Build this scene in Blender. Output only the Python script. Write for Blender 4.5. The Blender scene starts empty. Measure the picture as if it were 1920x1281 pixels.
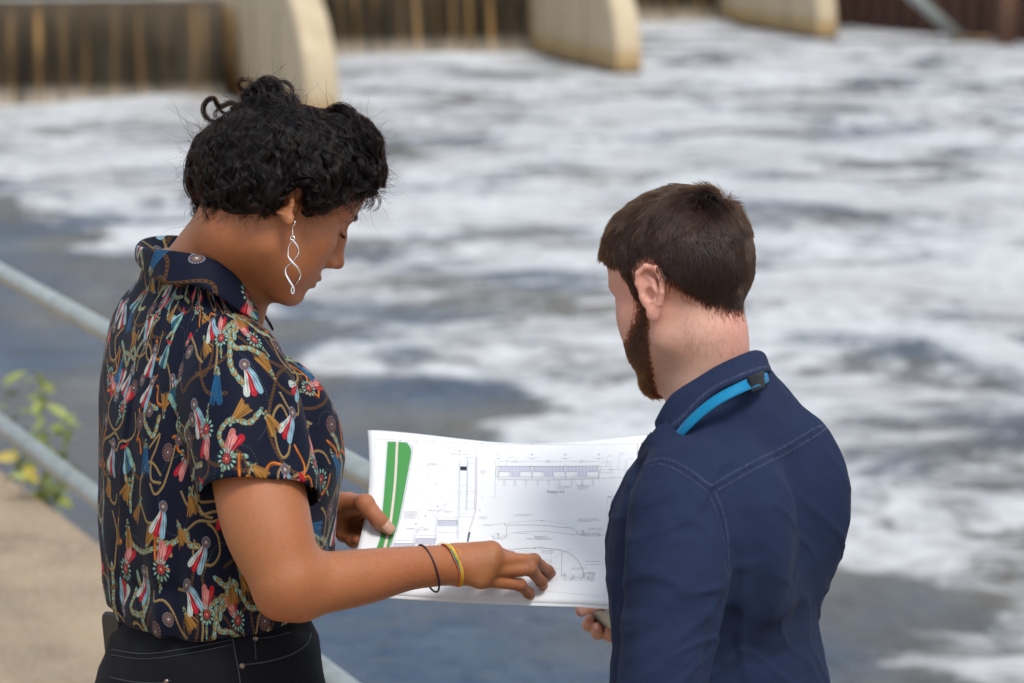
import bpy, bmesh, math, random, time
import numpy as np
from mathutils import Vector, Matrix, Euler
T0 = time.time()
scene = bpy.context.scene
COL = scene.collection
R = math.radians

# ------------------------------------------------------------------ camera
CAM_Z, PITCH, FPX = 2.12, R(10.74), 4533.33          # metres, radians, focal length in photo pixels (85 mm lens)
cd = bpy.data.cameras.new('camera'); cam = bpy.data.objects.new('camera', cd); COL.objects.link(cam)
cam.location = (0, 0, CAM_Z); cam.rotation_euler = (R(90) - PITCH, 0, 0)
cd.lens, cd.sensor_width, cd.clip_start, cd.clip_end = 85, 36, .1, 3000
cd.dof.use_dof = True; cd.dof.focus_distance = 3.17; cd.dof.aperture_fstop = 4.5; cd.dof.aperture_blades = 0
scene.camera = cam

# ------------------------------------------------------------------ world, sun, exposure
SUN_EL, SUN_AZ = R(58), R(152)                        # azimuth clockwise from +Y: behind and to the right of the camera
world = bpy.data.worlds.new('World'); scene.world = world; world.use_nodes = True
wn, wl = world.node_tree.nodes, world.node_tree.links
sky = wn.new('ShaderNodeTexSky'); sky.sky_type = 'NISHITA'; sky.sun_disc = False
sky.sun_elevation, sky.sun_rotation = SUN_EL, SUN_AZ
sky.air_density, sky.dust_density, sky.ozone_density = 1.0, 3.0, 1.0
hsv = wn.new('ShaderNodeHueSaturation'); hsv.inputs['Saturation'].default_value = .42    # thin cloud takes most of the blue away
wl.new(sky.outputs[0], hsv.inputs['Color']); 
cl = wn.new('ShaderNodeMix'); cl.data_type = 'RGBA'; cl.inputs[0].default_value = .6; cl.inputs[7].default_value = (4.3, 5.0, 5.9, 1)   # even layer of thin cloud
wl.new(hsv.outputs[0], cl.inputs[6]); wl.new(cl.outputs[2], wn['Background'].inputs[0])
wn['Background'].inputs[1].default_value = .138
sd = bpy.data.lights.new('sun', 'SUN'); sun = bpy.data.objects.new('sun', sd); COL.objects.link(sun)
sd.energy, sd.angle, sd.color = 1.8, R(16), (1, .965, .92)
sdir = Vector((math.sin(SUN_AZ) * math.cos(SUN_EL), math.cos(SUN_AZ) * math.cos(SUN_EL), math.sin(SUN_EL)))
sun.rotation_euler = sdir.to_track_quat('Z', 'Y').to_euler(); sun.location = (0, 0, 30)
scene.view_settings.view_transform = 'Standard'; scene.view_settings.look = 'None'
scene.view_settings.exposure = .35; scene.view_settings.gamma = 1; scene.view_settings.use_curve_mapping = False
scene.render.engine = 'CYCLES'
scene.cycles.use_denoising = True; scene.cycles.max_bounces = 6; scene.cycles.transparent_max_bounces = 6
scene.cycles.caustics_reflective = False; scene.cycles.caustics_refractive = False
try: scene.cycles.denoiser = 'OPENIMAGEDENOISE'
except Exception: pass

# ------------------------------------------------------------------ where things stand
CT, ST = math.cos(PITCH), math.sin(PITCH)
def P(px, py, d):
    """World point seen at photo pixel (px, py), d metres away along the view axis (used to survey positions once)."""
    x, y = (px - 960) / FPX * d, -(py - 640.5) / FPX * d
    return np.array((x, y * ST + d * CT, CAM_Z + y * CT - d * ST))
def G(px, py, z):
    """World point seen at photo pixel (px, py) on the level plane of height z."""
    v = P(px, py, 1.) - np.array((0, 0, CAM_Z)); t = (z - CAM_Z) / v[2]
    return np.array((0, 0, CAM_Z)) + v * t

# ------------------------------------------------------------------ helpers: objects
def tag(o, label=None, cat=None, group=None, kind=None):
    if label: o['label'] = label
    if cat: o['category'] = cat
    if group: o['group'] = group
    if kind: o['kind'] = kind
    return o
def empty(name, loc, label=None, cat=None, group=None, rz=0):
    o = bpy.data.objects.new(name, None); COL.objects.link(o); o.location = loc; o.rotation_euler[2] = rz
    o.empty_display_size = .1
    return tag(o, label, cat, group)
def link(name, data, mat=None, parent=None):
    o = bpy.data.objects.new(name, data); COL.objects.link(o)
    if mat is not None: data.materials.append(mat)
    if parent is not None:
        o.parent = parent; bpy.context.view_layer.update()
        o.matrix_parent_inverse = parent.matrix_world.inverted()
    return o
def mesh_obj(name, V, F, mat=None, parent=None, smooth=True):
    me = bpy.data.meshes.new(name)
    V = np.asarray(V, dtype=np.float32); 
    if isinstance(F, np.ndarray) and F.ndim == 2:
        n, k = F.shape
        me.vertices.add(len(V)); me.vertices.foreach_set('co', V.ravel())
        me.loops.add(n * k); me.loops.foreach_set('vertex_index', F.ravel().astype(np.int32))
        me.polygons.add(n); me.polygons.foreach_set('loop_start', np.arange(0, n * k, k, dtype=np.int32))
        me.update(calc_edges=True); me.validate()
    else:
        me.from_pydata(V.tolist(), [], [list(f) for f in F]); me.update()
    if smooth: me.polygons.foreach_set('use_smooth', np.ones(len(me.polygons), dtype=bool))
    return link(name, me, mat, parent)
def attr(o, name, vals):
    a = o.data.attributes.new(name, 'FLOAT', 'POINT'); a.data.foreach_set('value', np.asarray(vals, dtype=np.float32))
def merge(parts):
    """[(V, F), ...] -> one V, F (quads)."""
    Vs, Fs, n = [], [], 0
    for V, F in parts:
        Vs.append(np.asarray(V, float)); Fs.append(np.asarray(F) + n); n += len(V)
    return np.concatenate(Vs), np.concatenate(Fs)
def box(c, s, rot=None):
    """c centre, s full sizes -> V, F"""
    V = np.array([[x, y, z] for x in (-.5, .5) for y in (-.5, .5) for z in (-.5, .5)]) * np.array(s)
    if rot is not None: V = V @ np.array(rot).T
    F = np.array([[0, 1, 3, 2], [4, 6, 7, 5], [0, 4, 5, 1], [2, 3, 7, 6], [0, 2, 6, 4], [1, 5, 7, 3]])
    return V + np.array(c), F
def frames(pts):
    pts = np.asarray(pts, float); T = np.gradient(pts, axis=0); T /= np.linalg.norm(T, axis=1)[:, None] + 1e-12
    up = np.array((0, 0, 1.)) if abs(T[0][2]) < .9 else np.array((1., 0, 0))
    N = np.cross(up, T[0]); N /= np.linalg.norm(N); Ns = [N]
    for i in range(1, len(pts)):
        N = Ns[-1] - T[i] * np.dot(Ns[-1], T[i]); N /= np.linalg.norm(N) + 1e-12; Ns.append(N)
    Ns = np.array(Ns); return T, Ns, np.cross(T, Ns)
def tube(pts, rad, n=8, cap=True, flat=1.0):
    pts = np.asarray(pts, float); m = len(pts); rad = np.broadcast_to(np.asarray(rad, float), (m,))
    T, N, B = frames(pts); a = np.linspace(0, 2 * np.pi, n, endpoint=False)
    V = pts[:, None, :] + rad[:, None, None] * (np.cos(a)[None, :, None] * N[:, None, :] + flat * np.sin(a)[None, :, None] * B[:, None, :])
    V = V.reshape(-1, 3); i = np.arange(m - 1)[:, None] * n; j = np.arange(n)[None, :]; k = (j + 1) % n
    F = np.stack([i + j, i + k, i + n + k, i + n + j], -1).reshape(-1, 4)
    if cap:
        c0, c1 = len(V), len(V) + 1; V = np.concatenate([V, pts[:1], pts[-1:]])
        j = np.arange(n); k = (j + 1) % n; b = (m - 1) * n
        F = np.concatenate([F, np.stack([k, j, j * 0 + c0, j * 0 + c0], -1)[:, [0, 1, 2, 2]][:, :4], np.stack([b + j, b + k, j * 0 + c1, j * 0 + c1], -1)])
        F = [tuple(dict.fromkeys(f)) for f in F.tolist()]
        F3 = [f for f in F if len(f) == 3]; F4 = [f for f in F if len(f) == 4]
        # keep quads: split caps into degenerate-free quads by pairing neighbours
        caps = []
        for c, b0, flip in ((c0, 0, True), (c1, b, False)):
            for q in range(0, n, 2):
                f = [c, b0 + q, b0 + (q + 1) % n, b0 + (q + 2) % n]
                caps.append(f[::-1] if flip else f)
        F = np.array(F4 + caps)
    return V, F
def catmull(pts, n=8):
    pts = np.asarray(pts, float); Q = np.concatenate([[2 * pts[0] - pts[1]], pts, [2 * pts[-1] - pts[-2]]]); out = []
    for i in range(1, len(Q) - 2):
        p0, p1, p2, p3 = Q[i - 1:i + 3]
        for t in np.linspace(0, 1, n, endpoint=False):
            out.append(.5 * (2 * p1 + (p2 - p0) * t + (2 * p0 - 5 * p1 + 4 * p2 - p3) * t ** 2 + (3 * p1 - p0 - 3 * p2 + p3) * t ** 3))
    out.append(Q[-2]); return np.array(out)
def unit_rows(v): return v / (np.linalg.norm(v, axis=-1, keepdims=True) + 1e-9)
def unit(v): return v / np.linalg.norm(v)
def resample(pts, n):
    c = catmull(pts, 16); s = np.r_[0, np.cumsum(np.linalg.norm(np.diff(c, axis=0), axis=1))]; k = np.linspace(0, s[-1], n)
    return np.stack([np.interp(k, s, c[:, i]) for i in range(3)], 1)
def loft(rows, closed=False):
    n = len(rows[0]); V = np.concatenate(rows); F = [(r * n + i, r * n + i + 1, (r + 1) * n + i + 1, (r + 1) * n + i) for r in range(len(rows) - 1) for i in range(n - 1)]
    return V, np.array(F)

# ------------------------------------------------------------------ helpers: sculpting (distance fields turned into meshes)
def smin(a, b, k):
    h = np.maximum(k - np.abs(a - b), 0) / k
    return np.minimum(a, b) - h * h * k * .25
def smax(a, b, k): return -smin(-a, -b, k)
def s_ell(p, c, r, rot=None):
    q = p - np.asarray(c, np.float32)
    if rot is not None: q = q @ np.asarray(rot, np.float32)      # columns of rot are the ellipsoid's axes
    r = np.asarray(r, np.float32)
    k0 = np.linalg.norm(q / r, axis=1); k1 = np.linalg.norm(q / (r * r), axis=1) + 1e-9
    return k0 * (k0 - 1) / k1
def s_cap(p, a, b, ra, rb=None):
    rb = ra if rb is None else rb
    a = np.asarray(a, np.float32); b = np.asarray(b, np.float32); ab = b - a
    t = np.clip(((p - a) @ ab) / (ab @ ab + 1e-12), 0, 1)
    q = p - a - t[:, None] * ab
    return np.sqrt((q * q).sum(1)) - (ra + (rb - ra) * t)
def s_chain(p, pts, rs, k=.01):
    d = None
    for i in range(len(pts) - 1):
        e = s_cap(p, pts[i], pts[i + 1], rs[i], rs[i + 1]); d = e if d is None else smin(d, e, k)
    return d
def sculpt(f, lo, hi, h, B=8):
    """Mesh the zero set of f(points (N,3)) inside the box lo..hi at voxel size h; fine samples only near the surface."""
    lo = np.asarray(lo, float); n = np.ceil((np.asarray(hi, float) - lo) / (h * B)).astype(int); N = n * B + 1
    D = np.full(tuple(N), 1., np.float32)
    ci = np.stack(np.meshgrid(*[np.arange(k) for k in n], indexing='ij'), -1).reshape(-1, 3)
    cc = (lo + (ci + .5) * B * h).astype(np.float32); dc = f(cc)
    near = np.abs(dc) < B * h * 1.05 + .004
    blk = np.sign(dc).astype(np.float32)
    Db = np.repeat(np.repeat(np.repeat(blk.reshape(tuple(n)), B, 0), B, 1), B, 2); D[:-1, :-1, :-1] = Db
    D[-1], D[:, -1], D[:, :, -1] = 1, 1, 1
    o = np.stack(np.meshgrid(*[np.arange(B + 1)] * 3, indexing='ij'), -1).reshape(-1, 3)
    ib = ci[near]
    for s in range(0, len(ib), 400):
        I = (ib[s:s + 400, None, :] * B + o[None]).reshape(-1, 3)
        D[I[:, 0], I[:, 1], I[:, 2]] = f((lo + I * h).astype(np.float32))
    S = D < 0
    Sx = [S[:-1, :-1, :-1], S[1:, :-1, :-1], S[:-1, 1:, :-1], S[1:, 1:, :-1], S[:-1, :-1, 1:], S[1:, :-1, 1:], S[:-1, 1:, 1:], S[1:, 1:, 1:]]
    cnt = sum(s.astype(np.int8) for s in Sx); act = (cnt > 0) & (cnt < 8)
    A = np.argwhere(act); idx = np.full(act.shape, -1, np.int64); idx[act] = np.arange(len(A))
    acc = np.zeros((len(A), 3)); w = np.zeros(len(A))
    cor = np.array([[0, 0, 0], [1, 0, 0], [0, 1, 0], [1, 1, 0], [0, 0, 1], [1, 0, 1], [0, 1, 1], [1, 1, 1]])
    dv = [D[A[:, 0] + c[0], A[:, 1] + c[1], A[:, 2] + c[2]] for c in cor]
    for a, b in ((0, 1), (2, 3), (4, 5), (6, 7), (0, 2), (1, 3), (4, 6), (5, 7), (0, 4), (1, 5), (2, 6), (3, 7)):
        m = (dv[a] < 0) != (dv[b] < 0); t = dv[a][m] / (dv[a][m] - dv[b][m])
        acc[m] += cor[a] + t[:, None] * (cor[b] - cor[a]); w[m] += 1
    V = lo + (A + acc / w[:, None]) * h
    Fs = []
    for ax in range(3):
        u, v = (ax + 1) % 3, (ax + 2) % 3
        s0 = [slice(None)] * 3; s1 = [slice(None)] * 3; s0[ax] = slice(0, -1); s1[ax] = slice(1, None)
        e = S[tuple(s0)] != S[tuple(s1)]; E = np.argwhere(e)
        E = E[(E[:, u] > 0) & (E[:, v] > 0) & (E[:, u] < act.shape[u]) & (E[:, v] < act.shape[v])]
        ins = S[tuple(s0)][E[:, 0], E[:, 1], E[:, 2]]
        q = []
        for du, dw in ((1, 1), (0, 1), (0, 0), (1, 0)):
            c = E.copy(); c[:, u] -= du; c[:, v] -= dw; q.append(idx[c[:, 0], c[:, 1], c[:, 2]])
        q = np.stack(q, 1); q[~ins] = q[~ins][:, ::-1]; Fs.append(q)
    F = np.concatenate(Fs); F = F[(F >= 0).all(1)]
    e = h * .3
    for _ in range(2):
        Vf = V.astype(np.float32); d0 = f(Vf)
        g = np.stack([(f(Vf + np.float32(e) * np.eye(3, dtype=np.float32)[k]) - f(Vf - np.float32(e) * np.eye(3, dtype=np.float32)[k])) for k in range(3)], 1) / (2 * e)
        gn = (g * g).sum(1) + 1e-6; V = V - np.clip(d0 / gn, -h, h)[:, None] * g
    return V, F
def normals(V, F):
    n = np.cross(V[F[:, 2]] - V[F[:, 0]], V[F[:, 3]] - V[F[:, 1]]); N = np.zeros_like(V)
    for k in range(4): np.add.at(N, F[:, k], n)
    return N / (np.linalg.norm(N, axis=1)[:, None] + 1e-12)
def cut(V, F, keep):
    """keep faces whose vertices all satisfy keep (bool per vertex)"""
    F = F[keep[F].all(1)]; u = np.unique(F); m = np.full(len(V), -1); m[u] = np.arange(len(u)); return V[u], m[F]
def vnoise(p, seed=0):
    """smooth value noise of points (N,3), about -1..1"""
    p = np.asarray(p, float); i = np.floor(p).astype(np.int64); t = p - i; t = t * t * (3 - 2 * t); out = 0
    for dx in (0, 1):
        for dy in (0, 1):
            for dz in (0, 1):
                q = (i[:, 0] + dx) * 374761393 + (i[:, 1] + dy) * 668265263 + (i[:, 2] + dz) * 2147483647 + seed * 1274126177
                q = (q ^ (q >> 13)) * 1274126177; q = (q ^ (q >> 16)) & 0xffff
                wgt = (t[:, 0] if dx else 1 - t[:, 0]) * (t[:, 1] if dy else 1 - t[:, 1]) * (t[:, 2] if dz else 1 - t[:, 2])
                out = out + wgt * (q / 32767.5 - 1)
    return out
def seg_dist(V, pts):
    d = np.full(len(V), 9.)
    pts = np.asarray(pts, float)
    for a, b in zip(pts[:-1], pts[1:]):
        ab = b - a; t = np.clip(((V - a) @ ab) / (ab @ ab + 1e-12), 0, 1); d = np.minimum(d, np.linalg.norm(V - a - t[:, None] * ab, axis=1))
    return d

# ------------------------------------------------------------------ helpers: materials
def material(name, color=(.5, .5, .5), rough=.5, spec=.5, metal=0., **kw):
    m = bpy.data.materials.new(name); m.use_nodes = True; b = m.node_tree.nodes['Principled BSDF']
    b.inputs['Base Color'].default_value = (*color, 1); b.inputs['Roughness'].default_value = rough
    b.inputs['Specular IOR Level'].default_value = spec; b.inputs['Metallic'].default_value = metal
    for k, v in kw.items(): b.inputs[k].default_value = v
    return m
class NT:
    """tiny node-tree writer"""
    def __init__(s, m): s.t = m.node_tree; s.b = s.t.nodes.get('Principled BSDF'); s.out = s.t.nodes.get('Material Output')
    def n(s, typ, _p=None, **ins):
        nd = s.t.nodes.new('ShaderNode' + typ)
        for k, v in (_p or {}).items(): setattr(nd, k, v)
        for k, v in ins.items():
            key = int(k[1:]) if k[0] == 'i' and k[1:].isdigit() else k.replace('_', ' ')
            s.set(nd.inputs[key], v)
        return nd
    def set(s, sock, v):
        if hasattr(v, 'is_output') or hasattr(v, 'links'): s.t.links.new(v, sock)
        elif hasattr(v, 'outputs'): s.t.links.new(v.outputs[0], sock)
        elif isinstance(v, (tuple, list)) and len(v) == 3 and sock.type == 'RGBA': sock.default_value = (*v, 1)
        else: sock.default_value = v
    def bsdf(s, **ins):
        for k, v in ins.items(): s.set(s.b.inputs[k.replace('_', ' ')], v)
    def obj(s, scale=(1, 1, 1), rot=(0, 0, 0)):
        return s.n('Mapping', Vector=s.n('TexCoord').outputs['Object'], Scale=scale, Rotation=rot).outputs[0]
    def noise(s, vec, scale, detail=4, rough=.5, dist=0.):
        return s.n('TexNoise', Vector=vec, Scale=scale, Detail=detail, Roughness=rough, Distortion=dist).outputs[0]
    def ramp(s, fac, stops, interp='LINEAR'):
        nd = s.n('ValToRGB', i0=fac); cr = nd.color_ramp; cr.interpolation = interp
        while len(cr.elements) < len(stops): cr.elements.new(.5)
        for e, (p, c) in zip(cr.elements, stops): e.position = p; e.color = (*c, 1) if isinstance(c, tuple) else (c, c, c, 1)
        return nd.outputs[0]
    def math(s, op, a, b=0., c=0., clamp=False):
        nd = s.n('Math', {'operation': op, 'use_clamp': clamp}, i0=a, i1=b)
        if op in ('MULTIPLY_ADD', 'SMOOTH_MIN', 'COMPARE'): s.set(nd.inputs[2], c)
        return nd.outputs[0]
    def mix(s, fac, a, b, mode='MIX'):
        nd = s.t.nodes.new('ShaderNodeMix'); nd.data_type = 'RGBA'; nd.blend_type = mode
        s.set(nd.inputs[0], fac); s.set(nd.inputs[6], a); s.set(nd.inputs[7], b); return nd.outputs[2]
    def attr(s, name): return s.n('Attribute', {'attribute_name': name}).outputs['Fac']
    def bump(s, h, strength=.3, dist=.01, normal=None):
        nd = s.n('Bump', Height=h, Strength=strength, Distance=dist)
        if normal is not None: s.set(nd.inputs['Normal'], normal)
        return nd.outputs[0]
    def remap(s, v, a, b, c=0., d=1., smooth=False):
        nd = s.n('MapRange', {'interpolation_type': 'SMOOTHSTEP' if smooth else 'LINEAR'}, i0=v, i1=a, i2=b, i3=c, i4=d); return nd.outputs[0]
# ------------------------------------------------------------------ the river, the weir, the quay
WZ = CAM_Z - 4.05                                                        # water level below the weir
def water_material():
    m = material('river_water', (.01, .015, .02), .1, .5, IOR=1.33); t = NT(m); v = t.n('TexCoord').outputs['Object']
    xyz = t.n('SeparateXYZ', i0=v).outputs; X, Y = xyz[0], xyz[1]
    s = t.math('ADD', t.math('MULTIPLY', t.math('ADD', X, 6.1), .905), t.math('MULTIPLY', t.math('SUBTRACT', Y, 28.6), .425))   # distance past the edge of the foam raft
    sw = t.n('Mapping', Vector=v, Rotation=(0, 0, R(-28)), Scale=(.85, 1.05, 1)).outputs[0]
    warp = t.n('TexNoise', Vector=sw, Scale=.22, Detail=3).outputs[1]
    vv = t.n('VectorMath', {'operation': 'MULTIPLY_ADD'}, i0=warp, i1=(2.6, 2.6, 0), i2=sw).outputs[0]
    n1 = t.noise(vv, .42, 6, .62, .8); n2 = t.noise(vv, 1.9, 6, .72, 1.2); n3 = t.noise(vv, 6, 4, .7)
    nn = t.math('ADD', t.math('MULTIPLY', n1, .60), t.math('ADD', t.math('MULTIPLY', n2, .33), t.math('MULTIPLY', n3, .07)))
    raft = t.remap(t.math('ADD', s, t.math('MULTIPLY', t.math('SUBTRACT', t.noise(vv, .5, 4, .6), .5), 4.8)), -.8, 1.2, -.42, .065)
    far = t.remap(Y, 22, 46, 0, .008)
    foam = t.remap(t.math('ADD', nn, t.math('ADD', raft, far)), .484, .606, 0, 1, True)
    foam = t.math('MAXIMUM', foam, t.attr('boil'))
    lace = t.n('TexVoronoi', {'feature': 'DISTANCE_TO_EDGE'}, Vector=vv, Scale=3.2).outputs[0]
    thin = t.math('MULTIPLY', foam, t.remap(lace, .0, .30, 1, .72))
    col = t.mix(t.remap(t.noise(v, .4, 3), .35, .7), (.53, .53, .53), (.71, .715, .72))
    b = t.b; t.bsdf(Base_Color=t.mix(t.math('MULTIPLY', t.remap(s, -5, -1, .1, 1), t.remap(t.noise(v, .45, 4), .35, .6)), (.022, .047, .090), (.095, .082, .062)), Roughness=.12)
    h1 = t.noise(t.n('Mapping', Vector=v, Rotation=(0, 0, R(20)), Scale=(1, .55, 1)).outputs[0], 1.1, 5, .6, .6); h2 = t.noise(v, 5.5, 4, .6)
    amp = t.remap(s, -8, -2, .22, 1.)
    sw0 = t.noise(t.n('Mapping', Vector=v, Rotation=(0, 0, R(14)), Scale=(.5, 1, 1)).outputs[0], .9, 4, .55, .8)
    hh = t.math('ADD', t.math('MULTIPLY', t.math('ADD', h1, t.math('MULTIPLY', h2, .3)), amp), t.math('MULTIPLY', sw0, .55))
    t.bsdf(Normal=t.bump(hh, .6, .30))
    f = t.t.nodes.new('ShaderNodeBsdfPrincipled'); t.set(f.inputs['Base Color'], col); f.inputs['Roughness'].default_value = .8; t.set(f.inputs['Normal'], t.bump(t.math('ADD', n2, n3), .8, .12))
    mx = t.t.nodes.new('ShaderNodeMixShader'); t.t.links.new(thin, mx.inputs[0]); t.t.links.new(b.outputs[0], mx.inputs[1]); t.t.links.new(f.outputs[0], mx.inputs[2]); t.t.links.new(mx.outputs[0], t.out.inputs[0])
    return m
M_WATER = water_material()
# bays of the stepped weir: left end, right end of the foot of each fall (x, y), crest height above the lower water
BAYS = [((-18.5, 43.3), (-5.35, 45.1), 1.90), ((-7.2, 55.6), (.75, 58.3), 2.35), ((-.6, 68.9), (6.75, 72.0), 2.6)]
PIERS = [((-5.2, 47.9), (-2.86, 40.3)), ((.62, 59.9), (2.80, 52.2)), ((6.65, 72.0), (8.6, 64.2))]
ys = np.concatenate([np.linspace(4, 12, 20), np.linspace(12.2, 80, 420), np.linspace(81, 140, 40)]); xs = np.linspace(-1, 1, 420)
X = xs[None, :] * (8 + ys[:, None] * .55) + .12 * ys[:, None]; Y = np.broadcast_to(ys[:, None], X.shape)
V = np.stack([X.ravel(), Y.ravel(), np.zeros(X.size)], 1); boil = np.zeros(len(V)); lift = np.zeros(len(V))
for (a, b, H) in BAYS:
    a2, b2 = np.array(a), np.array(b); ab = b2 - a2; L = np.linalg.norm(ab); e = ab / L; nrm = np.array((e[1], -e[0])); rel = V[:, :2] - a2; s = rel @ e; d = rel @ nrm
    inside = np.clip(np.minimum(s + .3, L - s + .3), 0, 1); n_ = .5 + .5 * vnoise(np.c_[V[:, :2] * .9, V[:, 0] * 0], 4)
    k = inside * np.exp(-np.clip(d, 0, 99) / (1.2 + 1.6 * n_)) * (d > -.6); boil = np.maximum(boil, np.clip(k * 1.7, 0, 1)); lift += inside * (.03 + .13 * n_) * np.exp(-((d - .7) / .8) ** 2)
lift += .16 * np.exp(-((V[:, 0] + 6.1) ** 2 + (V[:, 1] - 45.0) ** 2) / 1.1)
V[:, 2] = lift + .030 * vnoise(np.c_[V[:, :2] * (.9, 1.4), V[:, 0] * 0], 7) * np.clip((V[:, 1] - 14) / 8, .15, 1) + .012 * vnoise(np.c_[V[:, :2] * 3.1, V[:, 0] * 0], 9)
Fw = np.array([(r * 420 + i, r * 420 + i + 1, (r + 1) * 420 + i + 1, (r + 1) * 420 + i) for r in range(len(ys) - 1) for i in range(419)])
water = mesh_obj('river_water', V + (0, 0, WZ), Fw, M_WATER); attr(water, 'boil', boil); tag(water, kind='structure')
V, F = box((0, 900, WZ - .22), (4000, 3800, .2)); o = mesh_obj('lower_river', V, F, M_WATER, None, False); tag(o, kind='structure')
# upper water behind the crests, far bank
V, F = box((-95, 190, WZ + 1.82 - .5), (210, 220, 1.0)); o = mesh_obj('upper_water', V, F, material('upper_river', (.02, .026, .032), .08), None, False); tag(o, kind='structure')

bl = np.array([(-420, 170), (-60, 165), (40, 150), (78, 96), (92, 30), (96, -60), (120, -300)], float); bl = catmull(np.c_[bl, bl[:, 0] * 0], 14)[:, :2]; T_ = unit_rows(np.gradient(bl, axis=0)); Nb = np.c_[T_[:, 1] * -1, T_[:, 0]]
rows = [np.c_[bl + Nb * d_, WZ + h_ + (.5 if h_ > 0 else 0) * h_ * .25 * vnoise(np.c_[bl * .08, bl[:, :1] * 0 + d_], 90)] for d_, h_ in ((0, -.5), (1.5, 1.2), (6, 3.2), (20, 5.), (60, 7.), (300, 9.))]
V, F = loft(rows); m_ = material('grassy_bank', (.07, .085, .03), .95, .2); t_ = NT(m_); t_.bsdf(Base_Color=t_.mix(t_.noise(t_.obj(), .35, 6), (.045, .06, .02), (.13, .12, .06))); o = mesh_obj('far_bank', V, F, m_); tag(o, kind='structure')

def concrete(name, base, stain, wet):
    m = material(name, base, .85, .3); t = NT(m); v = t.n('TexCoord').outputs['Object']; g = t.n('Mapping', Vector=v, Scale=(1, 1, .22)).outputs[0]
    a = t.noise(g, 1.6, 6, .65); b = t.noise(v, 7, 5, .65); z = t.n('SeparateXYZ', i0=v).outputs[2]
    c = t.mix(t.remap(a, .38, .68), base, tuple(x * .78 for x in base)); c = t.mix(t.remap(b, .5, .75, 0, .5), c, stain)
    low = t.math('ADD', z, t.math('MULTIPLY', b, -.35)); c = t.mix(t.remap(low, WZ + .10, WZ + .55, 1, 0, True), c, stain); c = t.mix(t.remap(low, WZ - .15, WZ + .08, 1, 0, True), c, wet)
    t.bsdf(Base_Color=c, Roughness=t.remap(a, .3, .7, .6, .95), Normal=t.bump(b, .4, .02)); return m
M_PIER = concrete('weathered_concrete', (.60, .48, .32), (.42, .28, .13), (.13, .09, .05))
M_LINE = material('joint_stain', (.16, .12, .075), .9)
for k, (rt, ns) in enumerate(PIERS):
    rt, ns = np.array(rt), np.array(ns); dn = unit(ns - rt); sd2 = np.array((-dn[1], dn[0])); L = np.linalg.norm(ns - rt) + 3.; w = .58; H = 2.62; C_ = 3.6
    prof = [(0, -1.)] + [(0, H)] + [(L - C_ + C_ * math.sin(a) ** .92, H * math.cos(a) ** .80) for a in np.linspace(0, math.pi / 2, 26)] + [(L, -1.)]
    prof = np.array(prof); r0 = ns - dn * L; Vp = []
    for off, ins in ((-w, .05), (.05 - w, 0), (-.05, 0), (0, .05)):
        c = prof.mean(0); pr = prof.copy(); pr[1:, 0] -= ins * (prof[1:, 0] > 1); pr[:, 1] -= ins * (prof[:, 1] > 0)
        xy = r0 + pr[:, :1] * dn + sd2 * off; Vp.append(np.c_[xy, WZ + pr[:, 1]])
    m_ = len(prof); V = np.concatenate(Vp); F = [(r_ * m_ + i, (r_ + 1) * m_ + i, (r_ + 1) * m_ + (i + 1) % m_, r_ * m_ + (i + 1) % m_) for r_ in range(3) for i in range(m_)] + [tuple(range(m_)), tuple(range(3 * m_, 4 * m_))[::-1]]
    pier = empty('weir_pier', (*((rt + ns) / 2), WZ), ['concrete weir pier with curved nose just behind the woman\'s hair bun', 'concrete weir pier with curved nose, the middle one of three', 'concrete weir pier farthest off, next to the brown sheet piling'][k], 'pier', 'piers of the stepped weir')
    bm = bmesh.new(); vs = [bm.verts.new(x) for x in V]; [bm.faces.new([vs[i] for i in f]) for f in F]; bmesh.ops.recalc_face_normals(bm, faces=bm.faces); me = bpy.data.meshes.new('nose_wall'); bm.to_mesh(me); bm.free()
    link('nose_wall', me, M_PIER, pier)
    for q_ in (.55, .9):                                                    # formwork joints on both flanks
        for off in (-w - .004, .004):
            xy = r0 + dn * (L - (1 - q_) * 6 - 1.7) + sd2 * off; V, F = box((*xy, WZ + .62), (.05, .012, 2.5), [[dn[0], sd2[0], 0], [dn[1], sd2[1], 0], [0, 0, 1]]); mesh_obj('formwork_joint', V, F, M_LINE, pier, False)
def fall_material():
    m = material('falling_water', (.1, .07, .04), .2, .6); t = NT(m); v = t.n('TexCoord').outputs['UV']; st = t.attr('streak'); dn = t.attr('drop')
    g = t.n('Mapping', Vector=v, Scale=(9, .55, 1)).outputs[0]; a = t.noise(g, 3, 5, .65, .4); b = t.noise(t.n('Mapping', Vector=v, Scale=(2.2, .9, 1)).outputs[0], 1.2, 4, .6)
    c = t.mix(t.remap(a, .35, .65), (.006, .005, .003), (.042, .028, .013)); c = t.mix(t.remap(b, .5, .68, 0, .5), c, (.085, .070, .052))
    c = t.mix(t.remap(dn, .0, .55, .6, 0), c, (.09, .064, .036)); c = t.mix(t.math('MULTIPLY', st, t.remap(a, .25, .6, .5, 1.)), c, (.55, .31, .11)); c = t.mix(t.math('MULTIPLY', t.remap(dn, .78, 1, 0, 1), t.remap(a, .30, .55)), c, (.62, .54, .42))
    t.bsdf(Base_Color=c, Roughness=.5, Specular_IOR_Level=.12, Normal=t.bump(a, .5, .05)); return m
M_FALL = fall_material(); M_CREST = material('wet_crest_steel', (.22, .23, .25), .35)
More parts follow.
